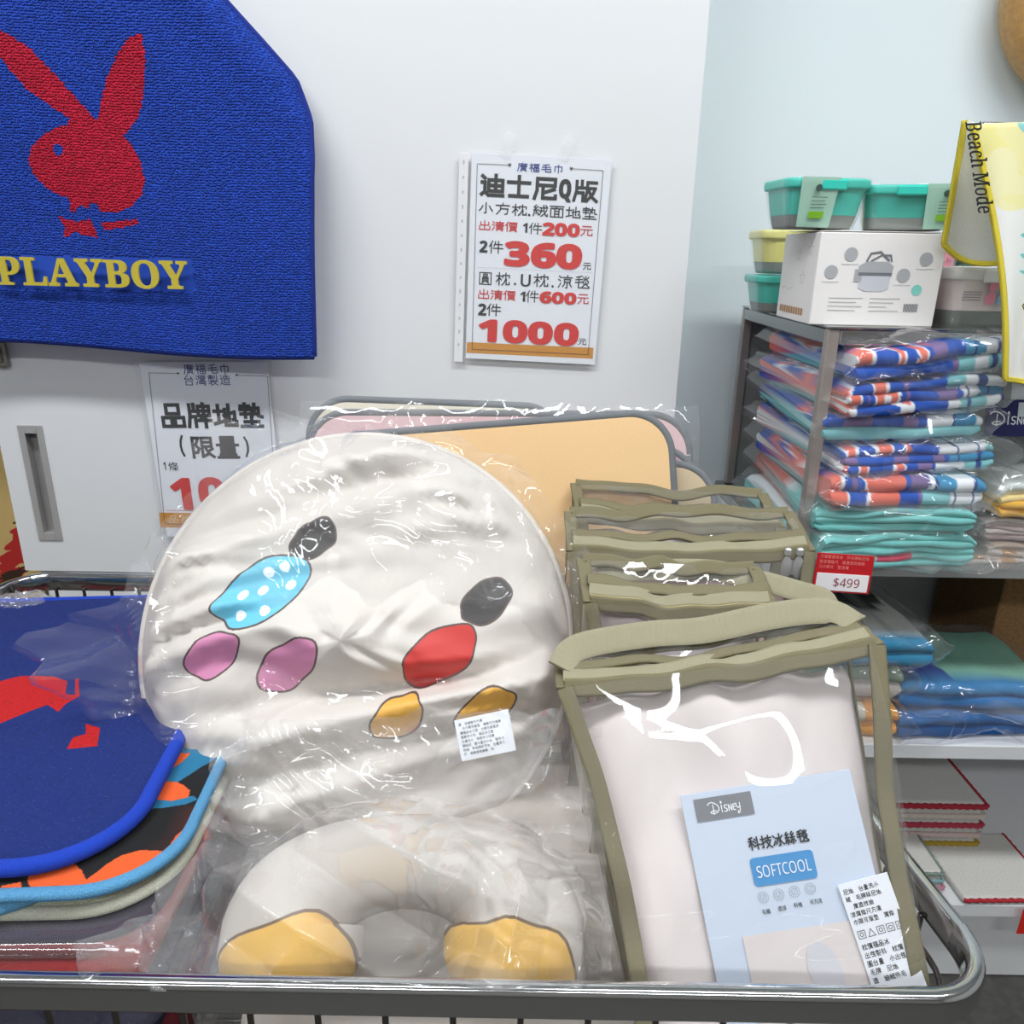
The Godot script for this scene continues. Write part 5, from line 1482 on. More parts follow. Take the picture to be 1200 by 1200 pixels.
# ------------------------------------------------------------------ goods on the rack and the shelves
# a towel folded into a flat packet: w along x, d along z, t high; colours from paint(s along x, side, layer)
func folded_towel(called: String, label: String, at: Vector3, w: float, d: float, t: float, folds: int, yaw: float, tilt: float, paint: Callable, seed_at: float, group := "", wrap := true) -> Node3D:
	var o := thing(called, label, "towel", at, group)
	o.rotation = Vector3(0, yaw, tilt)
	var prof := []          # [z, y, place 0..1 along the outline, layer]
	var fr := t / folds * 0.5
	for k in folds:
		var cy := fr + k * fr * 2.0
		for q in 7:
			var a := -PI * 0.5 + PI * q / 6.0
			prof.append([d * 0.5 - fr + cos(a) * fr * (0.9 + 0.25 * ((k * 7) % 3) * 0.4), cy + sin(a) * fr * 0.97, k])
	for q in 8:
		prof.append([lerpf(d * 0.5 - fr * 2.0, -d * 0.5 + fr, (q + 1) / 8.0), t + 0.004 * sin(q * 0.9 + seed_at), folds])
	for k in range(folds - 1, -1, -1):
		var cy := fr + k * fr * 2.0
		for q in 4:
			var a := PI * 0.5 + PI * q / 3.0
			prof.append([-d * 0.5 + fr + cos(a) * fr, cy + sin(a) * fr * 0.97, k])
	for q in 4:
		prof.append([lerpf(-d * 0.5 + fr * 2.0, d * 0.5 - fr * 2.0, (q + 1) / 5.0), 0.0, -1])
	var rings := []
	var cols := []
	var n := 84
	for i in n + 1:
		var s := float(i) / n
		var x := (s - 0.5) * w
		var e := smoothstep(0.0, 0.05, s) * smoothstep(0.0, 0.05, 1.0 - s)
		var ring := PackedVector3Array()
		var cr := PackedColorArray()
		for p in prof:
			var y: float = t * 0.5 + (p[1] - t * 0.5) * lerpf(0.72, 1.0, e)
			var z: float = p[0] + 0.006 * hills.get_noise_3d(x * 9.0, p[2] * 2.3, seed_at) * (1.0 if p[0] > 0.0 else 0.3)
			y += 0.005 * hills.get_noise_3d(x * 10.0, z * 8.0, seed_at + p[2]) * (1.0 if p[2] > 0 else 0.15)
			ring.append(Vector3(x, maxf(y, 0.0), z))
			cr.append(paint.call(s, z / d + 0.5, p[2]))
		rings.append(ring)
		cols.append(cr)
	part("cloth", loft(rings, true, true, cols), mats.tinted, o)
	if wrap:
		wrap_film(o, w, d, t, seed_at)
	return o

# clear bag round a packet: close on four sides, flat crumpled ends
func wrap_film(o: Node3D, w: float, d: float, t: float, seed_at: float, flare := 0.022, m = null):
	var rings := []
	var n := 46
	for i in n + 1:
		var s := float(i) / n
		var x := (s - 0.5) * (w + flare * 2.0)
		var f := 1.0 - pow(clampf((absf(x) - w * 0.5) / flare, 0.0, 1.0), 0.8) * 0.8
		if absf(x) < w * 0.5:
			f = 1.0
		var ring := PackedVector3Array()
		for p in rounded_ring(d + 0.018, (t + 0.011) * f, minf(0.018, t * 0.4) * f, 8):
			var v := Vector3(x, p.y + t * 0.5, p.x)
			var q := v * 24.0 + Vector3.ONE * seed_at * 3.0
			v.y += crumple(v.x, v.z, seed_at) * 0.16 - 0.001 + (hills.get_noise_2d(p.x * 16.0, seed_at + x * 9.0) * 0.012 if f < 0.95 else 0.0)
			v.z += crumple(v.x, v.y * 1.4, seed_at + 4.0) * 0.2 * signf(p.x)
			v.y = maxf(v.y, -0.0005)
			ring.append(v)
		rings.append(ring)
	part("plastic_bag", loft(rings, false, false), m if m else mats.film, o)

# bands and rings of print across a towel
func ocean_paint(shift: float, pale: bool) -> Callable:
	return func(s: float, q: float, k: int) -> Color:
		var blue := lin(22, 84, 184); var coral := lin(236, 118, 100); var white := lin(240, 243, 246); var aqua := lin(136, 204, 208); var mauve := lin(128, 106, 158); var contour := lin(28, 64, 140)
		if k < 0 or (pale and k == 0):
			return aqua
		# the print runs over the folds: k walks along the cloth's length, s across it
		var x := s * 1.9; var y := k * 0.34 + q * 0.9 + shift * 2.3
		var w := x + 0.20 * hills.get_noise_2d(x * 1.2, y * 1.6)
		if w < 0.82:
			var r := Vector2(fposmod(w * 1.6 + 0.35 * floor(y * 1.4), 1.0) - 0.5, fposmod(y * 1.4, 1.0) - 0.5).length()
			if r > 0.20 and r < 0.33:
				return coral
			if r > 0.16 and r < 0.37:
				return white
			return blue if r < 0.5 or k % 2 == 0 else mauve
		if w < 1.25:
			return blue if hills.get_noise_2d(x * 2.0, y * 2.0 + 7.0) < 0.25 else mauve
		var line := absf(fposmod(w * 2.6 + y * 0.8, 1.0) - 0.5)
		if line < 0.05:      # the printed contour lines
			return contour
		return white if hills.get_noise_2d(x * 1.6 + 5.0, y * 2.0) < 0.1 else (aqua if k % 2 == 0 else lin(60, 150, 196))

func plain_paint(c: Color, d: Color, at := 2.0) -> Callable:
	return func(s: float, q: float, k: int) -> Color: return c if s + 0.15 * sin(q * 7.0 + k) < at else d

func make_rack_goods():
	var floor_y := 0.8525
	var x := 0.548
	var z := -1.20
	var grp := "folded beach towels in film stacked in the steel rack"
	var aqua := plain_paint(lin(120, 208, 204), lin(226, 238, 240), 0.74)
	var y := floor_y
	folded_towel("beach_towel", "thick aqua towel with a pink woven mark, lowest of the stack in the rack", Vector3(x, y + 0.001, z + 0.004), 0.225, 0.33, 0.050, 5, 0.06, 0.0, func(s, q, k): return lin(218, 70, 100) if (k == 1 and s > 0.36 and s < 0.60 and q > 0.9) else (lin(150, 206, 150) if (k == 5 and s > 0.5 and s < 0.62 and q > 0.85) else ((lin(232, 240, 242) if q < 0.92 else lin(170, 176, 178)) if k == 5 else lin(128, 214, 210))), 3.0, grp)
	y += 0.056
	folded_towel("beach_towel", "aqua towel with white and coral ends above the thick aqua towel", Vector3(x + 0.004, y, z), 0.222, 0.34, 0.034, 3, -0.05, 0.03, func(s, q, k): return lin(232, 110, 92) if (s < 0.1 and q < 0.6) else (lin(234, 240, 242) if (s < 0.3 and q < 0.7) else (lin(40, 150, 180) if q < 0.5 and k > 1 else lin(132, 212, 208))), 5.0, grp)
	y += 0.040
	var tall := [0.042, 0.036, 0.034, 0.044, 0.04]
	var words := ["blue, coral and white towel resting on the aqua towels", "blue and white towel with black curved lines in the middle of the stack", "pale aqua and blue towel under the two topmost towels", "white edged blue towel with coral rings just under the topmost towel", "blue towel with large coral rings, topmost of the stack in the rack"]
	var yaws := [0.02, 0.07, -0.03, 0.06, 0.04]
	var tilts := [0.02, 0.045, 0.06, 0.09, 0.12]
	for k in 5:
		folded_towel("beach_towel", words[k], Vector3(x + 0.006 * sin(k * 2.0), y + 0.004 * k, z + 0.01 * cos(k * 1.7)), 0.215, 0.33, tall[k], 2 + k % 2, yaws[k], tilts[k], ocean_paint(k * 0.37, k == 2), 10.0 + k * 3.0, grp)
		y += tall[k] + 0.003
	# pale packets further right on the same shelf
	var tan := func(s, q, k): return lin(188, 146, 100) if (int(s * 9.0 + k * 2.0) % 4 == 1) else (lin(206, 196, 190) if k % 2 == 0 else lin(190, 172, 158))
	folded_towel("towel_packet", "flat brown and cream towel packet beside the price tag", Vector3(0.62, floor_y + 0.001, -1.10), 0.20, 0.10, 0.012, 2, 0.0, 0.0, tan, 31.0, "cream and brown packets on the steel shelf")
	folded_towel("towel_packet", "cream and tan towel packet, lower of the pile right of the towels", Vector3(0.80, floor_y + 0.001, -1.19), 0.21, 0.27, 0.030, 4, 0.02, 0.0, tan, 33.0, "cream and brown packets on the steel shelf")
	folded_towel("towel_packet", "mauve grey towel packet on the cream and tan packet", Vector3(0.795, floor_y + 0.036, -1.19), 0.20, 0.27, 0.032, 4, -0.03, 0.0, func(s, q, k): return lin(176, 160, 160) if k % 2 == 0 else lin(208, 198, 196), 36.0, "cream and brown packets on the steel shelf")
	folded_towel("towel_packet", "bright yellow and white towel packet under the dark blue tag", Vector3(0.792, floor_y + 0.074, -1.19), 0.20, 0.28, 0.050, 4, 0.03, 0.0, func(s, q, k): return lin(244, 186, 60) if k in [1, 0] or (k == 4 and q > 0.9) else (lin(250, 224, 150) if k == 2 else lin(222, 230, 226)), 39.0)
	# blue hang tag
	var tag := thing("hang_tag", "dark blue card tag with white looping lettering above the yellow packet", "tag", Vector3(0.7048, 1.0673, -1.0750))
	tag.rotation = Vector3(-0.2, 0, 0.01)
	part("card", bevel_box(Vector3(0.076, 0.052, 0.0012), 0.0004), plain(rgb(24, 28, 92), 0.4), tag)
	var pen := Pen.new()
	brand_script(pen, Vector2(-0.032, 0.011), Vector2(0.030, -0.011), 0.001)
	part("lettering", pen.mesh(), plain(rgb(240, 242, 246), 0.5), tag)
	part("pale_card", bevel_box(Vector3(0.05, 0.03, 0.001), 0.0003), plain(rgb(206, 212, 216), 0.5), tag, Vector3(0.022, 0.034, -0.002))
	part("sticker", bevel_box(Vector3(0.03, 0.020, 0.0008), 0.0003), plain(rgb(210, 220, 224), 0.5), tag, Vector3(0.022, 0.012, 0.0008))
	# price tag on the shelf edge
	var pt := thing("shelf_price_tag", "red and white shelf price tag reading $499", "price tag", Vector3(0.4627, 0.8617, -0.9880))
	pt.rotation = Vector3(-0.1, 0, -0.05)
	part("holder", bevel_box(Vector3(0.080, 0.056, 0.002), 0.0006), plain(rgb(196, 30, 38), 0.35), pt)
	part("paper", bevel_box(Vector3(0.073, 0.025, 0.0012), 0.0003), plain(rgb(244, 240, 242), 0.5), pt, Vector3(0, -0.013, 0.0012))
	part("figure", letters("$499", Vector2(-0.012, -0.006), Vector2(0.024, -0.020), 0.0022, "Droid Sans", false), plain(rgb(150, 40, 60), 0.5), pt)
	pen = Pen.new()
	fine_print(pen, Vector2(-0.036, 0.026), Vector2(0.038, 0.004), 3, 5, 0.0014)
	part("small_print", pen.mesh(), plain(rgb(238, 130, 124), 0.5), pt)
	make_tubs()

# a rounded food tub with a lid and a grey foot; w x d at the top, h high
func tub(label: String, at: Vector3, w: float, d: float, h: float, yaw: float, body: Color, lid: Color, sleeve_at: float, foot := true) -> Node3D:
	var t := thing("food_tub", label, "tub", at, "plastic tubs on the steel rack")
	t.rotation.y = yaw
	var ring := func(f: float, y: float, r := 0.02) -> PackedVector3Array:
		var out := PackedVector3Array()
		for p in rounded_ring(w * f, d * f, r, 6):
			out.append(Vector3(p.x, y, p.y))
		return out
	var grey := plain(rgb(128, 134, 130), 0.5)
	var b := plain(body, 0.35)
	b.clearcoat_enabled = true
	b.clearcoat = 0.5
	part("foot", loft([ring.call(0.76, 0.0), ring.call(0.78, 0.004), ring.call(0.83, h * 0.26), ring.call(0.82, h * 0.27)]), grey if foot else b, t)
	part("body", loft([ring.call(0.82, h * 0.265), ring.call(0.835, h * 0.275), ring.call(0.92, h * 0.80), ring.call(0.90, h * 0.81)]), b, t)
	var l := plain(lid, 0.35)
	part("lid", loft([ring.call(0.95, h * 0.79), ring.call(0.985, h * 0.80), ring.call(1.0, h * 0.84), ring.call(1.0, h * 0.94), ring.call(0.985, h * 0.985), ring.call(0.93, h), ring.call(0.88, h), ring.call(0.86, h * 0.97), ring.call(0.3, h * 0.97)]), l, t)
	part("clip", bevel_box(Vector3(w * 0.3, h * 0.22, 0.005), 0.002), l, t, Vector3(0, h * 0.86, d * 0.5 + 0.002))
	if sleeve_at > -1.0:
		var sw := w * 0.44
		var x := sleeve_at * w
		var paper := plain(rgb(168, 206, 188), 0.5)
		var slope := Vector3(0, h * 0.9, d * 0.5 * 0.12)
		part("paper_sleeve", slab_grid(6, 8, func(s, q): return Vector3(x + (s - 0.5) * sw * lerpf(1.0, 0.86, q), h * (1.0 - 0.98 * q), d * 0.5 * lerpf(1.02, 0.82, q) + 0.0035), 0.0012), paper, t)
		var pr := Node3D.new()
		pr.name = "sleeve_print"
		pr.position = Vector3(x, h * 0.55, d * 0.5 * 0.93 + 0.0062)
		pr.rotation.x = 0.19 * d / 0.1
		t.add_child(pr)
		var pen := Pen.new()
		pen.disc(Vector2(-sw * 0.05, h * 0.24), Vector2(0.0045, 0.0045))
		for k in 4:
			pen.line(Vector2(-sw * 0.18, h * (0.06 - k * 0.07)), Vector2(sw * (0.22 - 0.05 * (k % 2)), h * (0.06 - k * 0.07)), 0.0008)
		part("dark_print", pen.mesh(), plain(rgb(70, 92, 86), 0.6), pr)
		pen = Pen.new()
		pen.rect(Vector2(-sw * 0.2, -h * 0.22), Vector2(sw * 0.2, -h * 0.36))
		part("green_print", pen.mesh(), plain(rgb(132, 190, 44), 0.6), pr)
	part("shrink_film", loft([ring.call(0.80, 0.0), ring.call(0.87, h * 0.27), ring.call(0.96, h * 0.75), ring.call(1.03, h * 0.9), ring.call(1.0, h * 1.02)], false, false), mats.film, t)
	return t

func make_tubs():
	var top := 0.8525 + 0.335 + 0.0036
	var teal := rgb(52, 196, 178)
	var bx := thing("gift_box", "white cardboard box printed with a grey lidded pot standing on the rack", "box", Vector3(0.4000, 1.1995, -1.0750))
	bx.position.y = top
	bx.rotation.y = -0.02
	var w := 0.166; var h := 0.119; var d := 0.15
	part("carton", bevel_box(Vector3(w, h, d), 0.0012), plain(rgb(244, 240, 238), 0.6), bx, Vector3(w * 0.5, h * 0.5, -d * 0.5))
	part("lid_flap", bevel_box(Vector3(w * 0.98, 0.0012, d), 0.0004), plain(rgb(236, 230, 226), 0.6), bx, Vector3(w * 0.51, h + 0.0022, -d * 0.5)).rotation.x = 0.012
	var f := 0.0006
	var pen := Pen.new()
	var tone := plain(rgb(176, 178, 182), 0.6); var dark := plain(rgb(118, 120, 124), 0.6)
	# the printed pot
	var c := Vector2(w * 0.475, h * 0.58)
	pen.poly(PackedVector2Array([c + Vector2(-0.022, -0.002), c + Vector2(0.020, -0.002), c + Vector2(0.019, -0.02), c + Vector2(0.010, -0.024), c + Vector2(-0.012, -0.024), c + Vector2(-0.021, -0.02)]), f)
	part("pot_print", pen.mesh(), plain(rgb(206, 208, 216), 0.6), bx)
	pen = Pen.new()
	pen.poly(PackedVector2Array([c + Vector2(-0.023, 0.0), c + Vector2(0.021, 0.0), c + Vector2(0.022, 0.008), c + Vector2(0.014, 0.014), c + Vector2(-0.014, 0.014), c + Vector2(-0.024, 0.008)]), f)
	pen.rect(c + Vector2(-0.028, 0.004), c + Vector2(-0.018, -0.012), f * 1.2)
	for p in [Vector2(0.257, 0.77), Vector2(0.118, 0.58), Vector2(0.695, 0.555), Vector2(0.854, 0.73)]:
		pen.disc(Vector2(p.x * w, p.y * h), Vector2(0.0088, 0.0088), f)
		pen.line(Vector2(p.x * w - 0.011, p.y * h - 0.0125), Vector2(p.x * w + 0.011, p.y * h - 0.0125), 0.0007, f)
	part("grey_print", pen.mesh(), tone, bx)
	pen = Pen.new()
	pen.rect(c + Vector2(-0.023, 0.0), c + Vector2(0.021, -0.004), f * 1.4)
	pen.path(PackedVector2Array([c + Vector2(-0.014, 0.015), c + Vector2(-0.010, 0.024), c + Vector2(0.002, 0.026), c + Vector2(0.014, 0.016)]), 0.0026, f)
	pen.path(PackedVector2Array([c + Vector2(-0.008, 0.015), c + Vector2(0.004, 0.022), c + Vector2(0.016, 0.022), c + Vector2(0.018, 0.015)]), 0.0022, f)
	for k in 4:
		pen.line(Vector2(w * 0.13 + 0.0, h * (0.30 - k * 0.045)), Vector2(w * (0.40 - 0.05 * (k % 2)), h * (0.30 - k * 0.045)), 0.0006, f)
		pen.line(Vector2(w * 0.46, h * (0.30 - k * 0.045)), Vector2(w * (0.70 - 0.05 * (k % 3)), h * (0.30 - k * 0.045)), 0.0006, f)
	for k in 12:
		pen.rect(Vector2(w * 0.74 + k * 0.0016, h * 0.25), Vector2(w * 0.74 + k * 0.0016 + 0.0009, h * 0.16), f)
	part("dark_print", pen.mesh(), dark, bx)
	pen = Pen.new()
	pen.disc(Vector2(w * 0.82, h * 0.40), Vector2(0.007, 0.007), f)
	part("mint_print", pen.mesh(), plain(rgb(140, 220, 208), 0.6), bx)
	# left side: plain line drawing of stars and a block of brown lettering
	var sd := Node3D.new()
	sd.name = "side_print"
	sd.rotation.y = -PI * 0.5
	sd.position = Vector3(-f, 0, -d)
	bx.add_child(sd)
	pen = Pen.new()
	for k in 3:
		var o: Vector2 = [Vector2(d * 0.5, h * 0.76), Vector2(d * 0.8, h * 0.82), Vector2(d * 0.66, h * 0.5)][k]
		var pts := PackedVector2Array()
		for q in 11:
			pts.append(o + Vector2.from_angle(PI * 0.5 + TAU * q / 10.0) * (0.010 if q % 2 == 0 else 0.0045))
		pen.path(pts, 0.0005)
	pen.path(PackedVector2Array([Vector2(d * 0.1, h * 0.36), Vector2(d * 0.2, h * 0.38), Vector2(d * 0.3, h * 0.35), Vector2(d * 0.42, h * 0.38)]), 0.0005)
	part("line_print", pen.mesh(), plain(rgb(180, 170, 164), 0.6), sd)
	pen = Pen.new()
	for k in 10:
		pen.rect(Vector2(d * 0.1 + k * 0.0105, h * 0.16), Vector2(d * 0.1 + k * 0.0105 + 0.0075, h * 0.08))
	part("brown_print", pen.mesh(), plain(rgb(196, 150, 106), 0.6), sd)
	# tubs on the box
	var by := top + h + 0.0045
	var p1 := Vector3(0.4060, 1.3352, -1.1350)
	tub("teal tub with a pale green paper sleeve on the white box", Vector3(p1.x, by, p1.z), 0.118, 0.10, 0.062, 0.10, teal, rgb(58, 204, 186), -0.16)
	var p2 := Vector3(0.5301, 1.3373, -1.1350)
	tub("teal tub with grey foot and sleeve at its end, beside the hanging yellow towel", Vector3(p2.x, by, p2.z), 0.122, 0.10, 0.056, -0.30, rgb(44, 176, 160), rgb(54, 200, 182), 0.36)
	# tubs standing on the sheet behind and beside the box
	var p3 := Vector3(0.4443, 1.2265, -1.3000)
	tub("teal tub under the yellow tub behind the white box", Vector3(p3.x, top, -1.32), 0.12, 0.10, 0.058, 0.0, teal, rgb(58, 204, 186), -2.0)
	tub("pale yellow tub stacked behind the white box", Vector3(p3.x, top + 0.0605, -1.32), 0.12, 0.10, 0.066, 0.0, rgb(240, 232, 140), rgb(244, 236, 150), -2.0)
	tub("pink tub behind the right end of the white box", Vector3(0.597, top, -1.20), 0.075, 0.10, 0.11, 0.0, rgb(232, 146, 166), rgb(238, 160, 178), -2.0, false)
	tub("dark green tub between the pink and the white tub", Vector3(0.66, top, -1.27), 0.10, 0.10, 0.118, 0.0, rgb(10, 112, 82), rgb(12, 122, 90), -2.0, false)
	var p4 := Vector3(0.6332, 1.2395, -1.0900)
	var wt := tub("white tub with grey foot under the hanging yellow towel", Vector3(p4.x + 0.012, top, -1.13), 0.125, 0.10, 0.078, 0.0, rgb(244, 230, 228), rgb(250, 246, 244), -2.0)
	var pr := Node3D.new()
	pr.name = "sticker"
	pr.position = Vector3(0, 0.046, 0.0495)
	wt.add_child(pr)
	pr.rotation.x = 0.16
	for k in 3:
		pen = Pen.new()
		pen.disc(Vector2(-0.002 + k * 0.016, 0.008), Vector2(0.006, 0.007))
		pen.disc(Vector2(-0.002 + k * 0.016, -0.008), Vector2(0.007, 0.009))
		part("spot", pen.mesh(), plain([rgb(238, 150, 170), rgb(150, 190, 220), rgb(240, 180, 60)][k], 0.5), pr)
	pen = Pen.new()
	for k in 4:
		pen.line(Vector2(-0.040, 0.0 - k * 0.0035), Vector2(-0.016, 0.0 - k * 0.0035), 0.0014)
	part("print", pen.mesh(), plain(rgb(150, 146, 148), 0.6), pr)

func make_lower_shelf_goods():
	var y := 0.5335
	var blue := func(s, q, k): return lin(20, 84, 150) if k % 2 == 0 else lin(34, 108, 178)
	var grp := "blue towel packets on the middle shelf"
	folded_towel("towel_packet", "blue towel packet lying on the middle shelf, lower of two", Vector3(0.745, y + 0.001, -1.175), 0.235, 0.20, 0.046, 2, 0.05, 0.0, blue, 51.0, grp)
	folded_towel("towel_packet", "blue towel packet with a pale green flap on the lower blue packet", Vector3(0.755, y + 0.054, -1.175), 0.245, 0.20, 0.048, 2, -0.03, 0.0, func(s, q, k): return (lin(136, 196, 174) if s > 0.28 + 0.25 * (q - 0.5) and q < 0.93 else lin(28, 60, 150)) if k >= 2 else (lin(30, 112, 178) if k == 0 else lin(44, 128, 186)), 54.0, grp)
	folded_towel("towel_packet", "white towel packet with black spots and a blue edge left of the blue packets", Vector3(0.56, y + 0.136, -1.19), 0.20, 0.25, 0.045, 2, 0.02, 0.0, func(s, q, k): return (lin(24, 24, 28) if (Vector2(s - 0.42, q - 0.62).length() < 0.16 or Vector2(s - 0.75, q - 0.3).length() < 0.2) else lin(228, 228, 222)) if k >= 2 else lin(36, 134, 176), 57.0)
	folded_towel("towel_packet", "green towel packet under the spotted white packet", Vector3(0.545, y + 0.068, -1.20), 0.17, 0.24, 0.058, 2, 0.0, 0.0, func(s, q, k): return lin(150, 172, 150) if k != 0 else lin(206, 196, 190), 60.0)
	folded_towel("towel_packet", "orange and white towel packet at the front of the middle shelf", Vector3(0.54, y + 0.001, -1.19), 0.18, 0.24, 0.058, 2, 0.0, 0.0, func(s, q, k): return lin(238, 160, 50) if s > 0.7 else lin(224, 216, 204), 63.0)
	var box := thing("cardboard_box", "plain brown cardboard box at the back of the middle shelf", "box", Vector3(1.03, y, -1.36))
	part("carton", bevel_box(Vector3(0.30, 0.25, 0.2), 0.002), cloth(rgb(150, 112, 70), 0.0, 8.0, mats.speck, mats.weave), box, Vector3(0, 0.1255, 0))
	part("packing_tape", bevel_box(Vector3(0.05, 0.252, 0.202), 0.001), plain(rgb(164, 128, 84), 0.3), box, Vector3(0, 0.1258, 0))
	# hand towels with scalloped edges on the lowest shelf
	y = 0.2065
	var tones := [rgb(206, 172, 60), rgb(238, 214, 208), rgb(204, 70, 92), rgb(238, 226, 214), rgb(198, 52, 70)]
	var words := ["yellow edged", "pale pink edged", "rose edged", "cream edged", "red edged"]
	for k in 5:
		hand_towel("%s folded hand towel in the stack at the back of the lowest shelf" % words[k], Vector3(0.80, y + 0.001 + 0.0215 * k, -1.30), 0.20, 0.22, 0.020, tones[k], 0.0, "hand towels stacked on the lowest shelf")
	hand_towel("pink edged hand towel packet under the white green-edged towel", Vector3(0.70, y + 0.001, -1.16), 0.16, 0.15, 0.012, rgb(222, 150, 172), 0.02, "")
	hand_towel("pale aqua edged hand towel packet under the white green-edged towel", Vector3(0.70, y + 0.0145, -1.165), 0.16, 0.15, 0.012, rgb(160, 200, 206), -0.02, "")
	hand_towel("white hand towel with a grey green scalloped edge at the front of the lowest shelf", Vector3(0.70, y + 0.029, -1.19), 0.155, 0.20, 0.012, rgb(150, 170, 160), 0.0, "")
	hand_towel("white hand towel with a red scalloped edge at the front of the lowest shelf", Vector3(0.885, y + 0.001, -1.14), 0.17, 0.16, 0.014, rgb(206, 50, 62), 0.03, "")
	var tag := thing("red_tag", "plain red tag hanging from the edge of the lowest shelf", "tag", Vector3(0.9014, 0.1899, -1.0400))
	part("card", bevel_box(Vector3(0.02, 0.055, 0.0015), 0.0005), plain(rgb(214, 40, 32), 0.5), tag, Vector3(0.004, 0, 0))

func hand_towel(label: String, at: Vector3, w: float, d: float, t: float, edge: Color, yaw: float, group: String):
	var o := thing("hand_towel", label, "hand towel", at, group)
	o.rotation.y = yaw
	var p := part("cloth", pad_mesh(w, d, 0.008, t, t * 0.4), cloth(rgb(236, 234, 228), 0.04, 26.0, mats.speck, mats.pile), o, Vector3(0, t * 0.5, 0))
	p.rotation.x = -PI * 0.5
	# scallops along the front and one side
	var line := PackedVector3Array()
	var n := int(w / 0.004)
	for k in n + 1:
		line.append(Vector3(-w * 0.5 + w * k / n, t * 0.75, d * 0.5 + 0.003 * absf(sin(k * 0.9))))
	part("scalloped_edge", tube(line, maxf(t * 0.26, 0.003), 7), cloth(edge, 0.05, 60.0, mats.speck, mats.weave), o)
	line = PackedVector3Array()
	n = int(d / 0.004)
	for k in n + 1:
		line.append(Vector3(w * 0.5 + 0.002 * absf(sin(k * 0.9)), t * 0.75, -d * 0.5 + d * k / n))
	part("scalloped_edge", tube(line, maxf(t * 0.2, 0.0026), 7), cloth(edge, 0.05, 60.0, mats.speck, mats.weave), o)

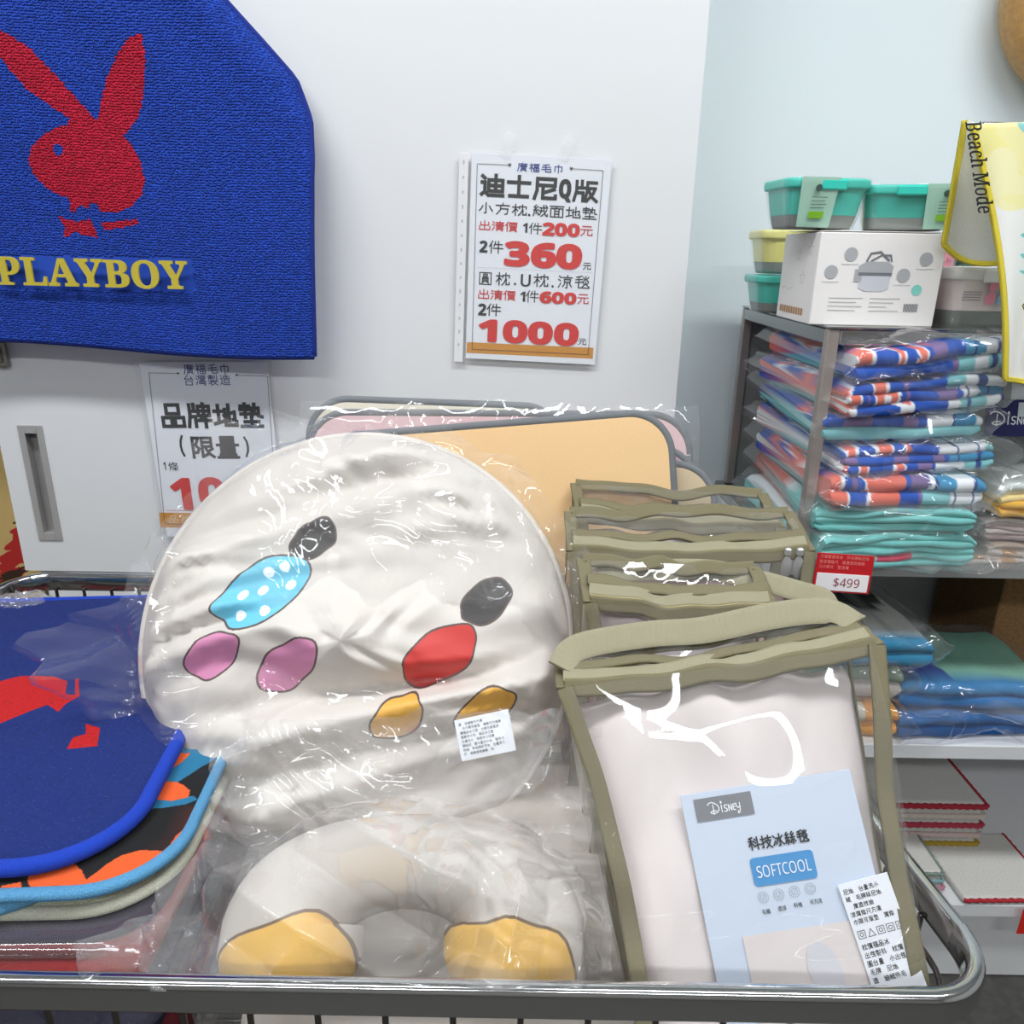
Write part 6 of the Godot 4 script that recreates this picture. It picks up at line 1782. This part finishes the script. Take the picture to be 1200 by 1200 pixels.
# ------------------------------------------------------------------ beach towel, wooden plate, clip
func make_small_things():
	var t := thing("beach_towel_hanging", "yellow and white printed towel with yellow hem hanging over a peg by the rack", "towel", Vector3(0.5509, 1.4370, -1.0200))
	t.name = "hanging_towel"
	var o := t.position
	var im := Image.create(512, 1024, false, Image.FORMAT_RGB8)
	im.fill(rgb(244, 244, 240))
	for e in [[140, 60, 240, 120, 0], [330, 140, 230, 130, 1], [90, 210, 150, 90, 2], [400, 260, 150, 70, 0], [220, 290, 120, 44, 1]]:
		fill_poly(im, blob(Vector2(e[0], e[1]), Vector2(e[2], e[3]), 0.2, 0.25, e[0] * 0.1), [rgb(246, 238, 160), rgb(247, 240, 176), rgb(248, 242, 190)][e[4]])
	for k in 3:
		fill_poly(im, blob(Vector2(300, 430 + k * 72), Vector2(150, 22), 0.05, 0.2, k * 2.0), rgb(126, 208, 200))
	fill_poly(im, PackedVector2Array([Vector2(130, 700), Vector2(290, 590), Vector2(420, 700), Vector2(290, 860)]), rgb(40, 44, 40))
	fill_poly(im, PackedVector2Array([Vector2(140, 700), Vector2(290, 600), Vector2(408, 700), Vector2(290, 846)]), rgb(246, 226, 70))
	fill_poly(im, blob(Vector2(290, 700), Vector2(70, 56), 0.3), rgb(36, 110, 120))
	fill_poly(im, blob(Vector2(330, 50), Vector2(120, 30), 0.3, 0.3, 2.0), rgb(150, 210, 206))
	fill_poly(im, blob(Vector2(420, 90), Vector2(60, 20), -0.3, 0.3, 5.0), rgb(150, 160, 200))
	var m := plain(Color.WHITE, 0.9)
	m.albedo_texture = texture(im)
	m.backlight_enabled = true
	m.backlight = Color(0.12, 0.12, 0.12)
	var al := Vector3(0.5313, 1.4284, -1.0000) - o; var bl := Vector3(0.6259, 1.1353, -1.0000) - o; var br := Vector3(0.7648, 1.1111, -1.0000) - o; var ar := Vector3(0.6786, 1.4379, -1.0000) - o
	var mid := Vector3(0.6020, 1.2534, -1.0000) - o
	var front := func(s: float, q: float) -> Vector3:
		var left: Vector3 = al.lerp(bl, q) + Vector3(0.012 * sin(PI * q), 0, 0)
		return left.lerp(ar.lerp(br, q), s) + Vector3(0, 0, 0.012 * sin(s * 9.0 + q * 2.0) * (0.3 + q))
	part("front_flap", slab_grid(40, 50, front, 0.0025), m, t)
	var a2 := Vector3(0.5318, 1.4358, -1.0200) - o; var b2 := Vector3(0.5523, 1.2971, -1.0550) - o; var d2 := Vector3(0.6413, 1.2776, -1.0600) - o; var c2 := Vector3(0.5437, 1.4303, -1.0120) - o
	var rear_cloth := cloth(rgb(246, 247, 238), 0.01, 20.0, mats.fine, mats.weave)
	rear_cloth.backlight = Color(0.2, 0.2, 0.19)
	var rear := func(s: float, q: float) -> Vector3:
		return a2.lerp(b2, q).lerp(c2.lerp(d2, q), s) + Vector3(0, -0.012 * sin(s * PI) * q, -0.008 * sin(s * 5.0) * q)
	part("rear_flap", slab_grid(24, 30, rear, 0.0025), rear_cloth, t)
	rear_cloth.backlight_enabled = true
	var yellow := cloth(rgb(248, 226, 74), 0.02, 60.0, mats.speck, mats.weave)
	for item in [[front, 0.0, true], [rear, 0.0, true], [front, 1.0, false], [rear, 1.0, false]]:
		var line := PackedVector3Array()
		for k in 31:
			line.append((item[0] as Callable).call(item[1], k / 30.0) if item[2] else (item[0] as Callable).call(k / 30.0, item[1]))
		part("hem", band(line, Vector3(0.2, 0.1, 1), 0.0065, 0.004), yellow, t)
	var word := part("lettering", letters("Beach Mode", Vector2(0, 0), Vector2(0.104, -0.019), 0.0, "Droid Serif", false, 0.0003, 0.0, 0.3), mats.ink, t, Vector3(0.5313, 1.4351, -0.9850) - o)
	word.rotation.z = -1.22
	part("peg", tube(PackedVector3Array([Vector3(0.004, -0.006, -0.002), Vector3(0.6, -0.006, -0.002)]), 0.004), mats.steel, t)
	# round wooden thing on the wall
	var r := thing("wooden_plate", "smooth round tan wooden plate hanging on the pale blue wall", "plate", Vector3(0.935, 1.69, -1.49))
	var pl := part("disc", lathe([Vector2(0.001, 0.0), Vector2(0.12, 0.0), Vector2(0.150, 0.02), Vector2(0.158, 0.05), Vector2(0.150, 0.075), Vector2(0.12, 0.09), Vector2(0.001, 0.1)], 64), cloth(rgb(206, 156, 92), 0.0, 5.0, mats.speck, mats.weave, 0.45), r)
	pl.rotation.x = PI * 0.5
	part("hook", tube(PackedVector3Array([Vector3(0, 0.06, -0.008), Vector3(0, 0.06, 0.004)]), 0.004), mats.steel, r)
	# small grey catch at the left end of the cabinet door
	var c := thing("metal_catch", "small grey metal catch on the cabinet door under the hanging mat", "catch", Vector3(-0.8326, 1.1074, -1.2450))
	part("plate", bevel_box(Vector3(0.024, 0.042, 0.012), 0.003), plain(rgb(150, 146, 136), 0.4, 0.6), c, Vector3(0, 0, -0.008))
	part("knob", bevel_box(Vector3(0.014, 0.024, 0.01), 0.003), plain(rgb(168, 164, 154), 0.4, 0.6), c, Vector3(0, 0, 0.002))
	# loose film at the left of the basket
	var lf := thing("crumpled_film", "loose ball of crumpled clear film behind the blue mats", "plastic film", Vector3(-0.6793, 0.8000, -0.9618))
	part("film_ball", lathe_noise(0.034, 7.0), mats.film_hazy, lf)

func lathe_noise(r: float, seed_at: float) -> ArrayMesh:
	var rings := []
	for j in 25:
		var b := -PI * 0.5 + PI * j / 24.0
		var ring := PackedVector3Array()
		for k in 48:
			var a := TAU * k / 48
			var v := Vector3(cos(a) * cos(b), sin(b), sin(a) * cos(b))
			ring.append(v * r * (0.8 + 0.35 * creases.get_noise_3d(v.x * 1.6 + seed_at, v.y * 1.6, v.z * 1.6)) * Vector3(1.4, 0.6, 1.0))
		rings.append(ring)
	return loft(rings)
